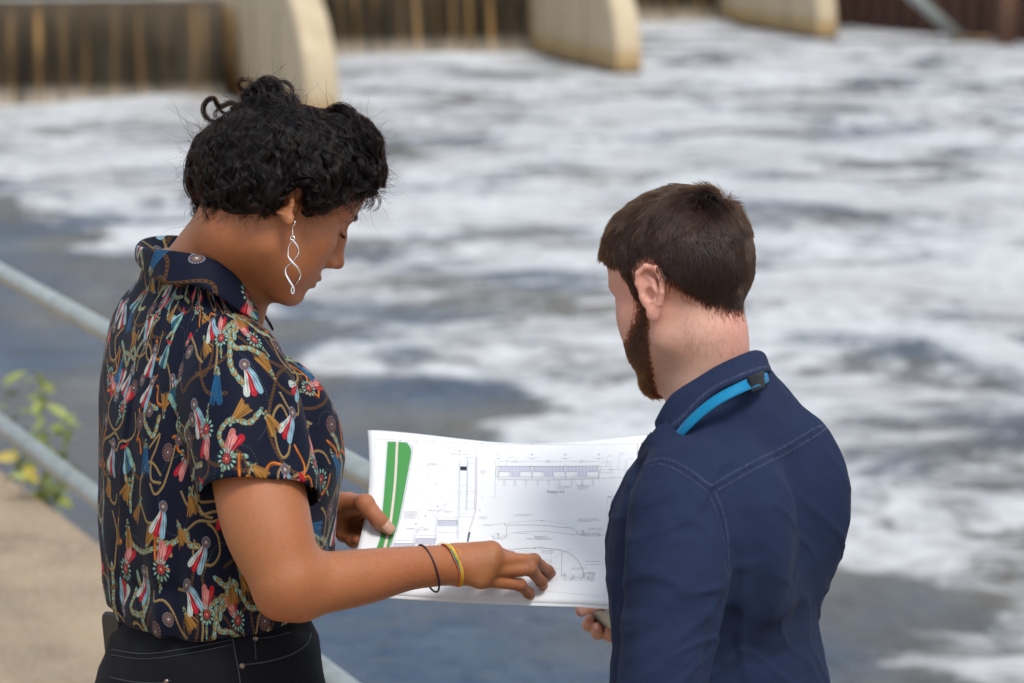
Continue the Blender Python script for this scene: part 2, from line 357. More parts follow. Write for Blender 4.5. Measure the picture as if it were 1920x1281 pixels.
for k, (a, b, H) in enumerate(BAYS):
    a, b = np.array(a), np.array(b); ab = b - a; L = np.linalg.norm(ab); e = ab / L; nrm = np.array((e[1], -e[0])); ns_, nz = int(L / .05), 26
    rgk = np.random.default_rng(40 + k); cen_ = np.arange(.2, L, .46) + rgk.normal(0, .03, len(np.arange(.2, L, .46))); cen_ = cen_ + rgk.normal(0, .07, len(cen_)); wid = rgk.uniform(.018, .050, len(cen_)); amp = rgk.uniform(.25, 1, len(cen_))
    s = np.linspace(0, L, ns_); st = sum(am * np.exp(-((s - c) / w_) ** 2) for c, w_, am in zip(cen_, wid, amp)); st = np.clip(st, 0, 1)
    rows, att, drp, uvs = [], [], [], []
    for j in range(nz):
        q_ = j / (nz - 1); z = WZ + H * (1 - q_ ** 1.15) - .08 * q_; off = -.75 + .75 * q_ ** .55; wob = vnoise(np.c_[s * 2.2, np.full(ns_, q_ * 2.5), s * 0 + k * 9], 81); o_ = off + .05 * st * np.clip(q_ * 3, 0, 1) + .02 * np.sin(s * 7) + .05 * wob * q_
        xy = a + e * s[:, None] + nrm * o_[:, None]; rows.append(np.c_[xy, np.full(ns_, z)]); att.append(np.interp(s + .05 * wob * q_, s, st) * np.clip(q_ * 4, .2, 1) * np.clip(.65 + .6 * vnoise(np.c_[s * 3, np.full(ns_, q_ * 3.), s * 0 + k], 82), .1, 1)); drp.append(np.full(ns_, q_)); uvs.append(np.c_[s / 4, np.full(ns_, q_ * H / 4)])
    V, F = loft(rows); bay = empty('weir_fall', (*((a + b) / 2), WZ), ['brown streaked water falling over the nearest weir gate on the left', 'brown streaked water falling over the gate between the first and second piers', 'narrow strip of falling water between the second and third piers'][k], 'waterfall', 'falls of the stepped weir')
    o = mesh_obj('water_sheet', V, F, M_FALL, bay); attr(o, 'streak', np.concatenate(att)); attr(o, 'drop', np.concatenate(drp)); uvv = np.concatenate(uvs)
    l = o.data.uv_layers.new(name='UVMap'); lv = np.empty(len(o.data.loops), np.int32); o.data.loops.foreach_get('vertex_index', lv); l.data.foreach_set('uv', uvv[lv].astype(np.float32).ravel())
    c = (a + b) / 2 - nrm * .85; V, F = box((*c, WZ + H - .10), (L, .22, .24), [[e[0], -nrm[0], 0], [e[1], -nrm[1], 0], [0, 0, 1]]); mesh_obj('crest', V, F, M_CREST, bay, False)
    V, F = box((*(c - nrm * 2.1), WZ + H * .5 - .35), (L, 4.0, H + .45), [[e[0], -nrm[0], 0], [e[1], -nrm[1], 0], [0, 0, 1]]); mesh_obj('sill', V, F, M_PIER, bay, False)
# sheet piling on the right
M_PILE = material('rusty_steel', (.10, .045, .03), .8); t = NT(M_PILE); v = t.n('TexCoord').outputs['Object']; a_ = t.noise(t.n('Mapping', Vector=v, Scale=(1, 1, .3)).outputs[0], 2.5, 5, .6)
t.bsdf(Base_Color=t.ramp(a_, [(.3, (.035, .016, .012)), (.5, (.085, .036, .024)), (.72, (.15, .075, .045))]), Normal=t.bump(a_, .4, .03))
pw = empty('sheet_pile_wall', (11.5, 66.5, WZ), 'dark red-brown corrugated sheet pile wall beyond the last pier', 'wall')
pa_, pb_ = np.array((8.3, 73.2)), np.array((18.5, 54.5)); L = np.linalg.norm(pb_ - pa_); e = (pb_ - pa_) / L; nr = np.array((e[1], -e[0])); nr = -nr if nr[1] > 0 else nr
PR = [(0, 0), (.10, 0), (.22, .24), (.48, .24), (.60, 0), (.70, 0)]; base_me = None
np_ = int(L / .70)
for k in range(np_):
    o2 = pa_ + e * (k * .70)
    if base_me is None:
        Vp = []
        for th_ in (0, -.03):
            for zz in (-.6, 3.6): Vp += [(*(e * u + nr * (v_ + th_)), zz) for u, v_ in PR]
        m6 = 6; F = [(i, i + 1, m6 + i + 1, m6 + i) for i in range(5)] + [(12 + i + 1, 12 + i, 18 + i, 18 + i + 1) for i in range(5)] + [(6 + i, 6 + i + 1, 18 + i + 1, 18 + i) for i in range(5)]
        base_me = bpy.data.meshes.new('sheet_pile'); base_me.from_pydata(Vp, [], F); base_me.materials.append(M_PILE)
    o = bpy.data.objects.new('sheet_pile', base_me); COL.objects.link(o); o.parent = pw; o.location = (o2[0] - 11.5, o2[1] - 66.5, 0)
c = (pa_ + pb_) / 2; V, F = box((*c, WZ + 3.72), (L + .4, .5, .22), [[e[0], nr[0], 0], [e[1], nr[1], 0], [0, 0, 1]]); mesh_obj('capping_beam', V, F, M_PIER, pw, False)
M_GALV = material('galvanised_steel', (.33, .37, .37), .42, .5, .55); t = NT(M_GALV); v = t.n('TexCoord').outputs['Object']; a_ = t.noise(v, 14, 5, .6); b_ = t.n('TexVoronoi', Vector=v, Scale=60).outputs[0]
t.bsdf(Base_Color=t.mix(t.remap(a_, .35, .7), (.34, .37, .345), (.48, .50, .48)), Roughness=t.remap(b_, 0, .8, .34, .58), Normal=t.bump(t.noise(v, 90, 3), .12, .002))
f0 = G(1822, 76, WZ); beam = empty('raking_strut', tuple(f0), 'pale grey steel strut slanting down the brown piling into the water', 'strut')
V, F = tube([f0 + (0, 0, -.2), f0 + (-2.3, .6, 1.85), f0 + (-4.4, 1.2, 3.7)], .17, 14); mesh_obj('tube', V, F, M_GALV, beam)
V, F = box(f0 + (0, 0, -.05), (1.0, .7, .35)); mesh_obj('footing', V, F, M_PIER, beam, False)
f1 = G(1886, 84, WZ); V, F = box(f1 + (0, 0, 1.6), (.42, .35, 4.2)); o = mesh_obj('timber_post', V, F, material('orange_brown_timber', (.20, .10, .06), .8), None, False); tag(o, 'light brown upright timber post against the piling at the far right', 'post')

# quay
e0, e1 = G(0, 868, 0), G(172, 1000, 0); ed = unit(e1 - e0); off = np.array((-ed[1], ed[0], 0)); off = off if off[0] < 0 else -off      # away from the river
A, B_ = e0 - ed * 60, e0 + ed * 70
M_GROUND = material('sandy_concrete', (.30, .23, .16), .95, .2); t = NT(M_GROUND); v = t.n('TexCoord').outputs['Object']; a_ = t.noise(v, 3.2, 6, .65); b_ = t.noise(v, 55, 4, .7); c_ = t.n('TexVoronoi', Vector=v, Scale=42).outputs[0]
cc = t.mix(t.remap(a_, .35, .68), (.40, .30, .20), (.27, .20, .135)); cc = t.mix(t.remap(b_, .45, .7, 0, .8), cc, (.47, .38, .28)); cc = t.mix(t.remap(t.noise(v, 1.1, 5, .7, 1.), .52, .7, 0, .6), cc, (.15, .115, .08)); cc = t.mix(t.remap(c_, .05, .25, .5, 0), cc, (.13, .10, .075))
t.bsdf(Base_Color=cc, Normal=t.bump(t.math('ADD', b_, a_), .6, .012))
n_ = 260; ss_ = np.linspace(0, 1, n_); jag = .03 * vnoise(np.c_[ss_ * 130 * 1.2, ss_ * 0, ss_ * 0], 2) + .02 * vnoise(np.c_[ss_ * 130 * 4, ss_ * 0, ss_ * 0], 3)
ln = A + (B_ - A) * ss_[:, None]
rows = [ln + off * (jag[:, None] + .02) + (0, 0, -3.), ln + off * jag[:, None] + (0, 0, -.03), ln + off * (jag[:, None] + .03), ln + off * .6 + (0, 0, .004), ln + off * 3, ln + off * 60]
V, F = loft(rows); o = mesh_obj('quay_ground', V, F, M_GROUND, None, False); tag(o, kind='structure')
rg = np.random.default_rng(9); ps = []; oct_ = np.array([(1, 0, 0), (0, 1, 0), (-1, 0, 0), (0, -1, 0), (0, 0, 1.)])
for k in range(2600):
    c = G(rg.uniform(-200, 330), rg.uniform(880, 1400), 0)
    if (c - e0) @ off < .06: continue
    s_ = rg.gamma(2., .0028) + .002; r3 = Euler((0, 0, rg.uniform(0, 6))).to_matrix(); Vk = (oct_ * s_ * (1, rg.uniform(.6, 1), rg.uniform(.4, .7))) @ np.array(r3).T + c
    ps.append((Vk, np.array([(0, 1, 4, 4), (1, 2, 4, 4), (2, 3, 4, 4), (3, 0, 4, 4)])))
Vp, Fp = merge(ps); me = bpy.data.meshes.new('gravel'); me.from_pydata(Vp.tolist(), [], [f[:3] for f in Fp.tolist()]); o = link('gravel', me, material('pebble', (.33, .27, .20), .9)); tag(o, 'loose fine gravel strewn over the sandy quay', kind='stuff')

# railing
ra_ = P(1130, 1136, 3.62); re = np.array((-math.sin(R(26.3)), math.cos(R(26.3)), 0)); RH = .443
rail = empty('railing', (ra_[0], ra_[1], 0), 'galvanised tubular railing running along the river edge behind both people', 'railing')
def bar(name, z, r):
    pts = [ra_ + re * s - (0, 0, z) for s in np.linspace(-3.5, 20, 46)]; V, F = tube(pts, r, 24); return mesh_obj(name, V, F, M_GALV, rail)
bar('top_rail', 0, .0245); bar('middle_rail', RH, .0245)
pi_ = None
for s in (-2.9, -.75, 1.9, 4.5, 7.1, 9.7, 12.3, 14.9, 17.5, 20.0):
    b0 = ra_ + re * s
    if pi_ is None:
        V, F = tube([(0, 0, 0.), (0, 0, ra_[2] - .02)], .024, 20); pi_ = mesh_obj('post', V, F, M_GALV, rail); V2, F2 = tube([(0, 0, .0), (0, 0, .012)], .075, 20); pf_ = mesh_obj('foot_plate', V2, F2, M_GALV, pi_); p = pi_
        pi_.parent = rail; pi_.matrix_parent_inverse = Matrix(); pf_.parent = pi_; pf_.matrix_parent_inverse = Matrix()
    else:
        p = pi_.copy(); COL.objects.link(p); c = pf_.copy(); COL.objects.link(c); c.parent = p
    p.location = (b0[0] - ra_[0], b0[1] - ra_[1], 0)
# weeds at the quay edge
M_LEAF = material('yellow_green_leaf', (.26, .29, .06), .5, **{'Subsurface Weight': .2}); M_LEAF2 = material('yellow_leaf', (.45, .34, .05), .5); M_STEM = material('green_stem', (.16, .20, .07), .6)
def leaf_mesh(mat, L, W):
    u = np.linspace(0, 1, 6); rows = [np.stack([u * L, s_ * W * np.sin(np.pi * u ** .8), -.25 * L * u ** 2 + .12 * W * abs(s_)], 1) for s_ in (-1, -.0, 1)]; V, F = loft(rows); me = bpy.data.meshes.new('leaf'); me.from_pydata(V.tolist(), [], F.tolist()); me.materials.append(mat); return me
LM = [leaf_mesh(M_LEAF, .10, .020), leaf_mesh(M_LEAF, .065, .015), leaf_mesh(M_LEAF2, .10, .022)]
def proj_px(w):
    w = w - np.array((0, 0, CAM_Z)); d = w[1] * CT - w[2] * ST; return 960 + FPX * w[0] / d, 640.5 - FPX * (w[1] * ST + w[2] * CT) / d
def weed(bx, by, tips, label):
    b0 = G(bx, by, 0); d0 = (b0[1] * CT - (b0[2] - CAM_Z) * ST); root = empty('weed', tuple(b0), label, 'plant', 'weeds along the quay edge'); bpy.context.view_layer.update()
    for tx, ty, lv in tips:
        tp = P(tx, ty, d0 + rg.uniform(-.1, .15)); mid = b0 * .5 + tp * .5 + rg.normal(0, .02, 3); V, F = tube(catmull([b0, mid, tp], 6), np.linspace(.004, .0018, 13), 6); mesh_obj('stem', V, F, M_STEM, root)
        tq = proj_px(tp); bq = proj_px(b0)
        lv = list(lv) + [(bq[0] + (tq[0] - bq[0]) * h_ + rg.normal(0, 7), bq[1] + (tq[1] - bq[1]) * h_ + rg.normal(0, 5), int(rg.random() < .7)) for h_ in rg.uniform(.35, 1.02, 6)]
        for fx, fy, kk in lv:
            o = bpy.data.objects.new('leaf', LM[kk]); COL.objects.link(o); o.parent = root; q_ = P(fx, fy, d0 + rg.uniform(-.08, .12)) - b0; o.location = tuple(q_); o.rotation_euler = (rg.normal(0, .6), rg.normal(.1, .5), rg.uniform(0, 6.28))
weed(95, 918, [(75, 690, [(70, 700, 1), (82, 720, 1), (66, 740, 0), (74, 752, 1), (60, 765, 0), (90, 760, 1), (78, 775, 0), (52, 745, 1)]), (130, 775, [(128, 785, 0), (138, 800, 0), (120, 790, 1), (132, 812, 1)]), (92, 830, [(88, 828, 0), (96, 842, 1)])], 'yellow-green weed with several leafy stems rising past the middle rail')
weed(40, 880, [(8, 720, [(6, 722, 0), (14, 735, 1), (4, 742, 1), (60, 800, 1)]), (30, 852, [(22, 852, 2), (38, 856, 2), (12, 858, 0)])], 'low weed with pale yellow leaves at the left edge of the photo')
weed(105, 945, [(100, 930, [(92, 930, 0), (108, 938, 0), (100, 944, 0), (118, 928, 1)]), (52, 880, [(46, 876, 2), (55, 890, 2), (50, 900, 2)]), (120, 860, [(112, 868, 0), (122, 872, 1)])], 'weed with bright green and orange-yellow leaves right on the concrete lip')
print('setting', time.time() - T0)
# ------------------------------------------------------------------ human head and hand fields (metres)
def limb(p, pts, rs, n=7):
    """smooth tapering limb through the points"""
    Q = catmull(np.c_[np.array(pts), np.array(rs)], n); d = None
    for a, b in zip(Q[:-1], Q[1:]):
        e = s_cap(p, a[:3], b[:3], a[3], b[3]); d = e if d is None else np.minimum(d, e)
    return d
def ray_hit(f, pxs, d0=2.5, d1=4., lift=0.):
    """points where the lines of sight through the given photo pixels meet the surface f = 0 (a survey of seams)"""
    pxs = np.asarray(pxs, float); o = np.array((0, 0, CAM_Z)); a = np.array([P(x, y, d0) for x, y in pxs]); v = a - o; v /= np.linalg.norm(v, axis=1)[:, None]
    t = np.linalg.norm(a - o, axis=1)
    for _ in range(60): t = t + np.clip(f((o + v * t[:, None]).astype(np.float32)), -.05, .05) * .8
    return o + v * (t - lift)[:, None]
def s_poly2(x, z, poly):
    """signed distance in a plane to a polygon, negative inside"""
    P_ = np.asarray(poly, float); d = np.full(len(x), 9.); ins = np.zeros(len(x), bool)
    for (ax, az), (bx, bz) in zip(P_, np.roll(P_, -1, 0)):
        ex, ez = bx - ax, bz - az; t = np.clip(((x - ax) * ex + (z - az) * ez) / (ex * ex + ez * ez + 1e-12), 0, 1)
        d = np.minimum(d, np.hypot(x - ax - t * ex, z - az - t * ez))
        c = ((az > z) != (bz > z)) & (x < ex * (z - az) / (ez if ez else 1e-12) + ax); ins ^= c
    return np.where(ins, -d, d).astype(np.float32)
def f_ear(p, side, tilt=.0, out=.3):
    """ear in head space; side +1 = left (y > 0). Mirrors p first."""
    q = p.copy(); q[:, 1] *= side
    q = q - np.array((-.004, .0725, .000), np.float32)
    # ear plane axes: u forward, v up, w outwards; opened backwards by `out`, tilted back by `tilt`
    c, s = math.cos(out), math.sin(out); q = np.stack([q[:, 0] * c + q[:, 1] * s, -q[:, 0] * s + q[:, 1] * c, q[:, 2]], 1)
    c, s = math.cos(tilt), math.sin(tilt); q = np.stack([q[:, 0] * c - q[:, 2] * s, q[:, 1], q[:, 0] * s + q[:, 2] * c], 1)
    helix = [(.004, .004, .002), (.010, .010, .014), (.007, .014, .026), (-.004, .018, .0325), (-.016, .021, .028), (-.0215, .022, .014), (-.0195, .020, -.002), (-.013, .015, -.015), (-.005, .010, -.024)]
    d = s_chain(q, helix, [.0026, .003, .0034, .0036, .0037, .0036, .0034, .0034, .004], .002)
    d = smin(d, s_ell(q, (-.004, .0085, -.0255), (.0078, .0046, .0095)), .006)                    # lobe
    anti = [(-.004, .012, .022), (-.011, .0155, .013), (-.0115, .0155, .001), (-.007, .013, -.009)]
    d = smin(d, s_chain(q, anti, [.0022, .0034, .0036, .0034], .003), .003)
    d = smin(d, s_cap(q, (.005, .010, -.004), (.003, .009, -.010), .0036, .003), .003)            # tragus
    shell = s_ell(q, (-.006, .0105, .004), (.0165, .0032, .028), None); d = smin(d, shell, .004)   # floor of the ear
    d = smin(d, s_cap(q, (-.006, -.004, .0), (-.008, .008, .004), .012, .010), .006)              # root
    return smax(d, -s_ell(q, (-.0035, .0165, -.002), (.0068, .0075, .0085)), .003)                # concha

def f_head(p, k=None):
    """p in head space: x forward, y left, z up, origin between the ear holes."""
    k = k or {}
    jaw, nose, lip, cheek, wid = k.get('jaw', 1), k.get('nose', 1), k.get('lip', 1), k.get('cheek', 1), k.get('wid', 1)
    a = p.copy(); a[:, 1] = np.abs(a[:, 1]) / wid
    d = s_ell(a, (-.006, 0, .046), (.094, .0745, .082))
    d = smin(d, s_ell(a, (-.040, 0, .030), (.062, .066, .066)), .03)
    d = smin(d, s_ell(a, (.030, 0, .050), (.062, .060, .060)), .03)
    d = smin(d, s_ell(a, (.046, 0, -.012), (.046, .054, .072)), .03)
    d = smin(d, s_cap(a, (-.004, .052, -.030), (.004, .050, -.058), .015, .013), .03)
    d = smin(d, s_cap(a, (.006, .048, -.058), (.066, .016, -.098 * jaw), .015, .016), .022)
    d = smin(d, s_cap(a, (.02, .02, -.062), (.06, .0, -.075), .030, .030), .03)
    d = smin(d, s_ell(a, (.054, .040, -.022), (.026 * cheek, .024 * cheek, .027)), .022)
    d = smin(d, s_ell(a, (.079, 0, -.098 * jaw), (.0165, .018, .015)), .016)
    d = smin(d, s_ell(a, (.076, 0, -.058), (.020, .028, .030)), .018)
    d = smin(d, s_cap(a, (.082, .012, .031), (.074, .040, .029), .0095, .008), .014)              # brow
    d = smax(d, -s_ell(a, (.097, .033, .009), (.017, .017, .0125)), .016)                        # socket
    d = smin(d, s_ell(a, (.0735, .0325, .0075), (.0135, .0135, .0135)), .004)                     # lidded eye
    d = smax(d, -s_cap(a, (.0885, .022, .0035), (.083, .044, .0045), .0007), .0016)
    n = s_cap(a, (.090, 0, .018), (.108, 0, -.022), .0062, .0078)
    n = smin(n, s_ell(a, (.1115, 0, -.029), (.0100 * nose, .0095 * nose, .0088)), .009)
    n = smin(n, s_ell(a, (.1005, .0115 * nose, -.0345), (.0092, .0062 * nose, .0068)), .005)
    n = smin(n, s_cap(a, (.094, 0, .0), (.096, 0, -.032), .012, .013), .010)
    n = smax(n, -s_ell(a, (.1045, .0062 * nose, -.0415), (.0048, .0030, .0055)), .002)
    d = smin(d, n, .008)
    d = smax(d, -s_cap(a, (.106, 0, -.048), (.105, 0, -.055), .0045), .004)                       # philtrum
    ul = s_ell(a, (.0905, .0, -.0605), (.0115 * lip, .0235, .0062 * lip))
    ll = s_ell(a, (.0880, .0, -.0720), (.0120 * lip, .0205, .0075 * lip))
    d = smin(d, ul, .004); d = smin(d, ll, .004)
    d = smax(d, -s_cap(a, (.1035, 0, -.0660), (.086, .026, -.0675), .0006), .0022)
    d = smax(d, -s_cap(a, (.103, 0, -.0855), (.097, .012, -.0845), .0035), .009)                   # fold under the lip
    return d

# the sheet of paper both are looking at
PC = [P(690, 811, 3.465), P(1207, 822, 3.41), P(655, 1087, 3.275), P(1172, 1137, 3.235)]       # corners: top left, top right, bottom left, bottom right
pn = unit(np.cross(PC[1] - PC[0], PC[2] - PC[0])); pn = pn if pn[1] < 0 else -pn               # towards the readers
pu, pv = unit(PC[1] - PC[0]), unit(PC[2] - PC[0])
def PS(u, v, lift=0.):
    u, v = np.asarray(u, float), np.asarray(v, float); U, W = u[..., None], v[..., None]
    b = (PC[0] * (1 - U) + PC[1] * U) * (1 - W) + (PC[2] * (1 - U) + PC[3] * U) * W
    sag = -.005 * np.sin(np.pi * np.clip(u, 0, 1)) * (1 - .4 * v) + .004 * np.sin(2 * np.pi * u + 1) * (1 - v)
    left = np.exp(-(u / .10) ** 2) * (.012 * np.sin(np.pi * np.clip(v * 1.05, 0, 1)))
    curl = .016 * np.clip((v - .75) / .25, 0, 1) ** 2 * np.clip(1 - u * 1.2, 0, 1)
    return b + pn * (sag - curl + lift)[..., None] + pu * left[..., None] + pv * (.004 * np.sin(np.pi * u) * (1 - v))[..., None]
def on_paper(px, py, off=0.):
    """point of the sheet seen at a photo pixel, moved off it towards the readers"""
    o = np.array((0, 0, CAM_Z)); v = P(px, py, 1.) - o; uu, vv = np.meshgrid(np.linspace(0, 1, 200), np.linspace(0, 1, 140)); S_ = PS(uu, vv); w = S_ - o
    d = np.linalg.norm(np.cross(w, v / np.linalg.norm(v)), axis=-1); k = np.unravel_index(d.argmin(), d.shape); return S_[k] + pn * off
# ------------------------------------------------------------------ materials of people and clothes
def skin_mat(name, col, red, dark, rough=.46, sss=.12):
    m = material(name, col, rough, .45); t = NT(m); v = t.obj()
    big = t.noise(v, 9, 3, .55); sp = t.noise(v, 160, 3, .6); fine = t.noise(v, 900, 2, .6)
    c = t.mix(t.remap(big, .35, .65), col, red); c = t.mix(t.remap(sp, .50, .80, 0, .22), c, dark)
    m_ = t.attr('tint'); c = t.mix(m_, c, red); c = t.mix(t.math('MULTIPLY', t.attr('shade'), t.remap(t.noise(v, 620, 2, .7), .35, .6, .25, .9)), c, dark)
    c = t.mix(t.attr('lips'), c, tuple(x * y for x, y in zip(col, (.80, .50, .52))))
    t.bsdf(Base_Color=c, Roughness=t.remap(fine, .3, .7, rough - .07, rough + .1), Subsurface_Weight=sss, Subsurface_Radius=(.9, .35, .2), Subsurface_Scale=.008)
    wr = t.n('TexVoronoi', {'feature': 'DISTANCE_TO_EDGE'}, Vector=v, Scale=520).outputs[0]
    h = t.math('ADD', t.math('MULTIPLY', t.remap(wr, 0, .25), t.math('MULTIPLY_ADD', t.attr('shade'), 2.2, .5)), fine)
    t.bsdf(Normal=t.bump(h, .42, .0009)); return m
M_SKIN_W = skin_mat('warm_brown_skin', (.37, .142, .053), (.42, .145, .06), (.17, .058, .026), .42)
M_SKIN_M = skin_mat('fair_pink_skin', (.60, .36, .265), (.66, .31, .235), (.30, .155, .10), .5, .16)
def cloth(name, col, weave=1400, fuzz=.25, rough=.85, var=.25, bumps=.25, sheen=.25):
    m = material(name, col, rough, .25, **{'Sheen Weight': sheen, 'Sheen Roughness': .5}); t = NT(m); v = t.obj()
    n1 = t.noise(v, 6, 4, .6); n2 = t.noise(v, 240, 3, .7)
    w1 = t.n('TexWave', {'wave_type': 'BANDS', 'bands_direction': 'DIAGONAL'}, Vector=v, Scale=weave * .3, Distortion=.5).outputs[0]
    c = t.mix(t.remap(n1, .3, .75, 0, var), col, tuple(min(1, x * 1.7 + .004) for x in col))
    c = t.mix(t.remap(n2, .45, .8, 0, .35), c, tuple(x * .6 for x in col))
    t.bsdf(Base_Color=c, Normal=t.bump(t.math('ADD', n2, t.math('MULTIPLY', w1, .4)), bumps, .0012)); return m
M_NAVY = cloth('navy_cotton', (.0165, .026, .063), var=.35)
M_DENIM = cloth('black_denim', (.0028, .003, .0052), var=.12, bumps=.35, sheen=.0)
M_SILVER = material('polished_silver', (.85, .84, .82), .18, .5, 1.)
M_BLACKPL = material('black_plastic', (.008, .008, .009), .5, .3)
def hair_mat(name, mel, red, rough=.35, radial=.45, ior=1.55):
    m = bpy.data.materials.new(name); m.use_nodes = True; t = NT(m); t.t.nodes.remove(t.b)
    h = t.t.nodes.new('ShaderNodeBsdfHairPrincipled'); h.parametrization = 'MELANIN'
    for k, v in (('Melanin', mel), ('Melanin Redness', red), ('Roughness', rough), ('Radial Roughness', radial), ('Random Color', .25), ('Random Roughness', .2), ('IOR', ior)):
        if k in h.inputs: h.inputs[k].default_value = v
    t.t.links.new(h.outputs[0], t.out.inputs[0]); return m
M_HAIR_W = hair_mat('black_hair_strands', .985, .4, .25, .35, 1.36)
M_HAIR_M = hair_mat('brown_hair_strands', .77, .42, .30)
M_BEARD = hair_mat('auburn_beard_strands', .66, .85, .35)
M_UNDER_W = material('black_hair_mass', (.006, .005, .005), .6, .3)
M_UNDER_M = material('brown_hair_mass', (.024, .015, .010), .9, .0)

def strands(name, pts, rad, mat, parent, tip=.35):
    """pts (n, k, 3) -> one hair-curves object"""
    n, k, _ = pts.shape
    hc = bpy.data.hair_curves.new(name); hc.add_curves([k] * n)
    hc.attributes['position'].data.foreach_set('vector', pts.astype(np.float32).ravel()) if 'position' in hc.attributes else None
    r = np.broadcast_to(np.asarray(rad, float).reshape(-1, 1) if np.ndim(rad) else np.full((1, 1), rad), (n, k)) * np.interp(np.linspace(0, 1, k), [0, .6, 1], [1, .9, tip])[None]
    a = hc.attributes.get('radius') or hc.attributes.new('radius', 'FLOAT', 'POINT')
    a.data.foreach_set('value', r.astype(np.float32).ravel())
    return link(name, hc, mat, parent)
# ------------------------------------------------------------------ the woman
rng = np.random.default_rng(7)
def head_frame(az, pit, roll, o):
    h = np.array((math.cos(az), math.sin(az), 0)); z = np.array((0, 0, 1.)); l = np.cross(z, h)
    f = h * math.cos(pit) - z * math.sin(pit); u = np.cross(f, l)
    l2 = l * math.cos(roll) + u * math.sin(roll); u2 = np.cross(f, l2)
    return np.stack([f, l2, u2], 1), np.asarray(o)
HW, OW = head_frame(R(19), R(34), R(-3), P(524, 376, 3.20))
def to_head(p, H, o): return (p - o.astype(np.float32)) @ H.astype(np.float32)
def hw(*a): return OW + HW @ np.array(a)
wc = P(407, 1190, 3.30); WB = np.array((wc[0], wc[1], 0)); WA = R(28)
wf, wl_ = np.array((math.cos(WA), math.sin(WA), 0)), np.array((-math.sin(WA), math.cos(WA), 0))
def WL(f, l, z): return WB + wf * f + wl_ * l + np.array((0, 0, z))
def to_w(p):
    q = p - WB.astype(np.float32); return np.stack([q @ wf.astype(np.float32), q @ wl_.astype(np.float32), q[:, 2]], 1)
# torso slices surveyed from the shirt's outline: z, forward offset, half depth, half width
_rows = [(1190, 407, .120, .185), (1100, 402, .137, .187), (1020, 400, .140, .190), (950, 400, .141, .195), (850, 400, .142, .200), (790, 388, .128, .202), (740, 377, .117, .20),
         (680, 362, .098, .195), (620, 350, .082, .172), (575, 350, .074, .14), (535, 362, .066, .105), (505, 366, .066, .088), (470, 360, .064, .074)]
def spine(rows, base, fv, lv, dtop, dbot, rng_):
    out = []
    for y, x, a, b in rows:
        c = P(x, y, np.interp(y, rng_, (dtop, dbot))); q = c - base; out.append((c[2], q @ fv, q @ lv, a, b))
    return np.array(out)
WS = spine(_rows, WB, wf, wl_, 3.262, 3.31, (470, 1190))
def stack(q, S, grow=0.):
    z = q[:, 2]; o = np.argsort(S[:, 0]); Z = S[o, 0]
    c, l, a, b = (np.interp(z, Z, S[o, k]) for k in (1, 2, 3, 4)); a = a + grow; b = b + grow
    n = 2.3; e = ((np.abs(q[:, 0] - c) / a) ** n + (np.abs(q[:, 1] - l) / b) ** n) ** (1 / n)
    d = (e - 1) * np.minimum(a, b)
    return np.maximum(d, np.maximum(z - Z[-1], Z[0] - z)).astype(np.float32)
Wsh_r, Wsh_l = P(446, 688, 3.14), P(305, 685, 3.36)
Wel_r, Wwr_r = P(545, 1092, 3.05), P(848, 1060, 3.19)
Wel_l, Wwr_l = P(470, 1080, 3.56), P(610, 962, 3.425)
def f_wtorso(p, g=0.):
    q = to_w(p); d = stack(q, WS, g)
    return d
def f_warm_r(p):
    d = limb(p, [Wsh_r, P(480, 880, 3.085), P(500, 980, 3.06), P(532, 1075, 3.05)], [.062, .0585, .0565, .046], 16)
    fo = limb(p, [P(548, 1096, 3.05), P(610, 1092, 3.075), P(690, 1080, 3.11), P(765, 1066, 3.15), P(846, 1059, 3.19)], [.0375, .0388, .0350, .0287, .0262], 14)
    d = smin(d, fo, .022); d = smin(d, s_cap(p, P(522, 1128, 3.055), P(560, 1130, 3.06), .018, .02), .03)
    return d
def finger(p, pts, rs):
    d = s_chain(p, pts, rs, .003)
    for q, r in zip(pts[1:-1], rs[1:-1]): d = smin(d, s_ell(p, q, (r * 1.07,) * 3), .003)   # knuckles
    return d
W_FING = [  # right hand: index, middle, ring, little (knuckle, joints, tip)
    ([P(921, 1034, 3.195), P(958, 1047, 3.245), P(978, 1066, 3.275), P(988, 1078, 3.292)], [.0108, .0086, .0076, .0063]),
    ([P(920, 1050, 3.190), P(1001, 1051, 3.225), P(1027, 1071, 3.262), P(1040, 1081, 3.290)], [.0112, .0086, .0076, .0061]),
    ([P(912, 1068, 3.190), P(994, 1068, 3.215), P(1015, 1091, 3.245), P(1021, 1104, 3.272)], [.0108, .0083, .0072, .0059]),
    ([P(902, 1086, 3.190), P(975, 1097, 3.215), P(991, 1112, 3.238), P(996.5, 1120, 3.258)], [.0100, .0078, .0067, .0055])]
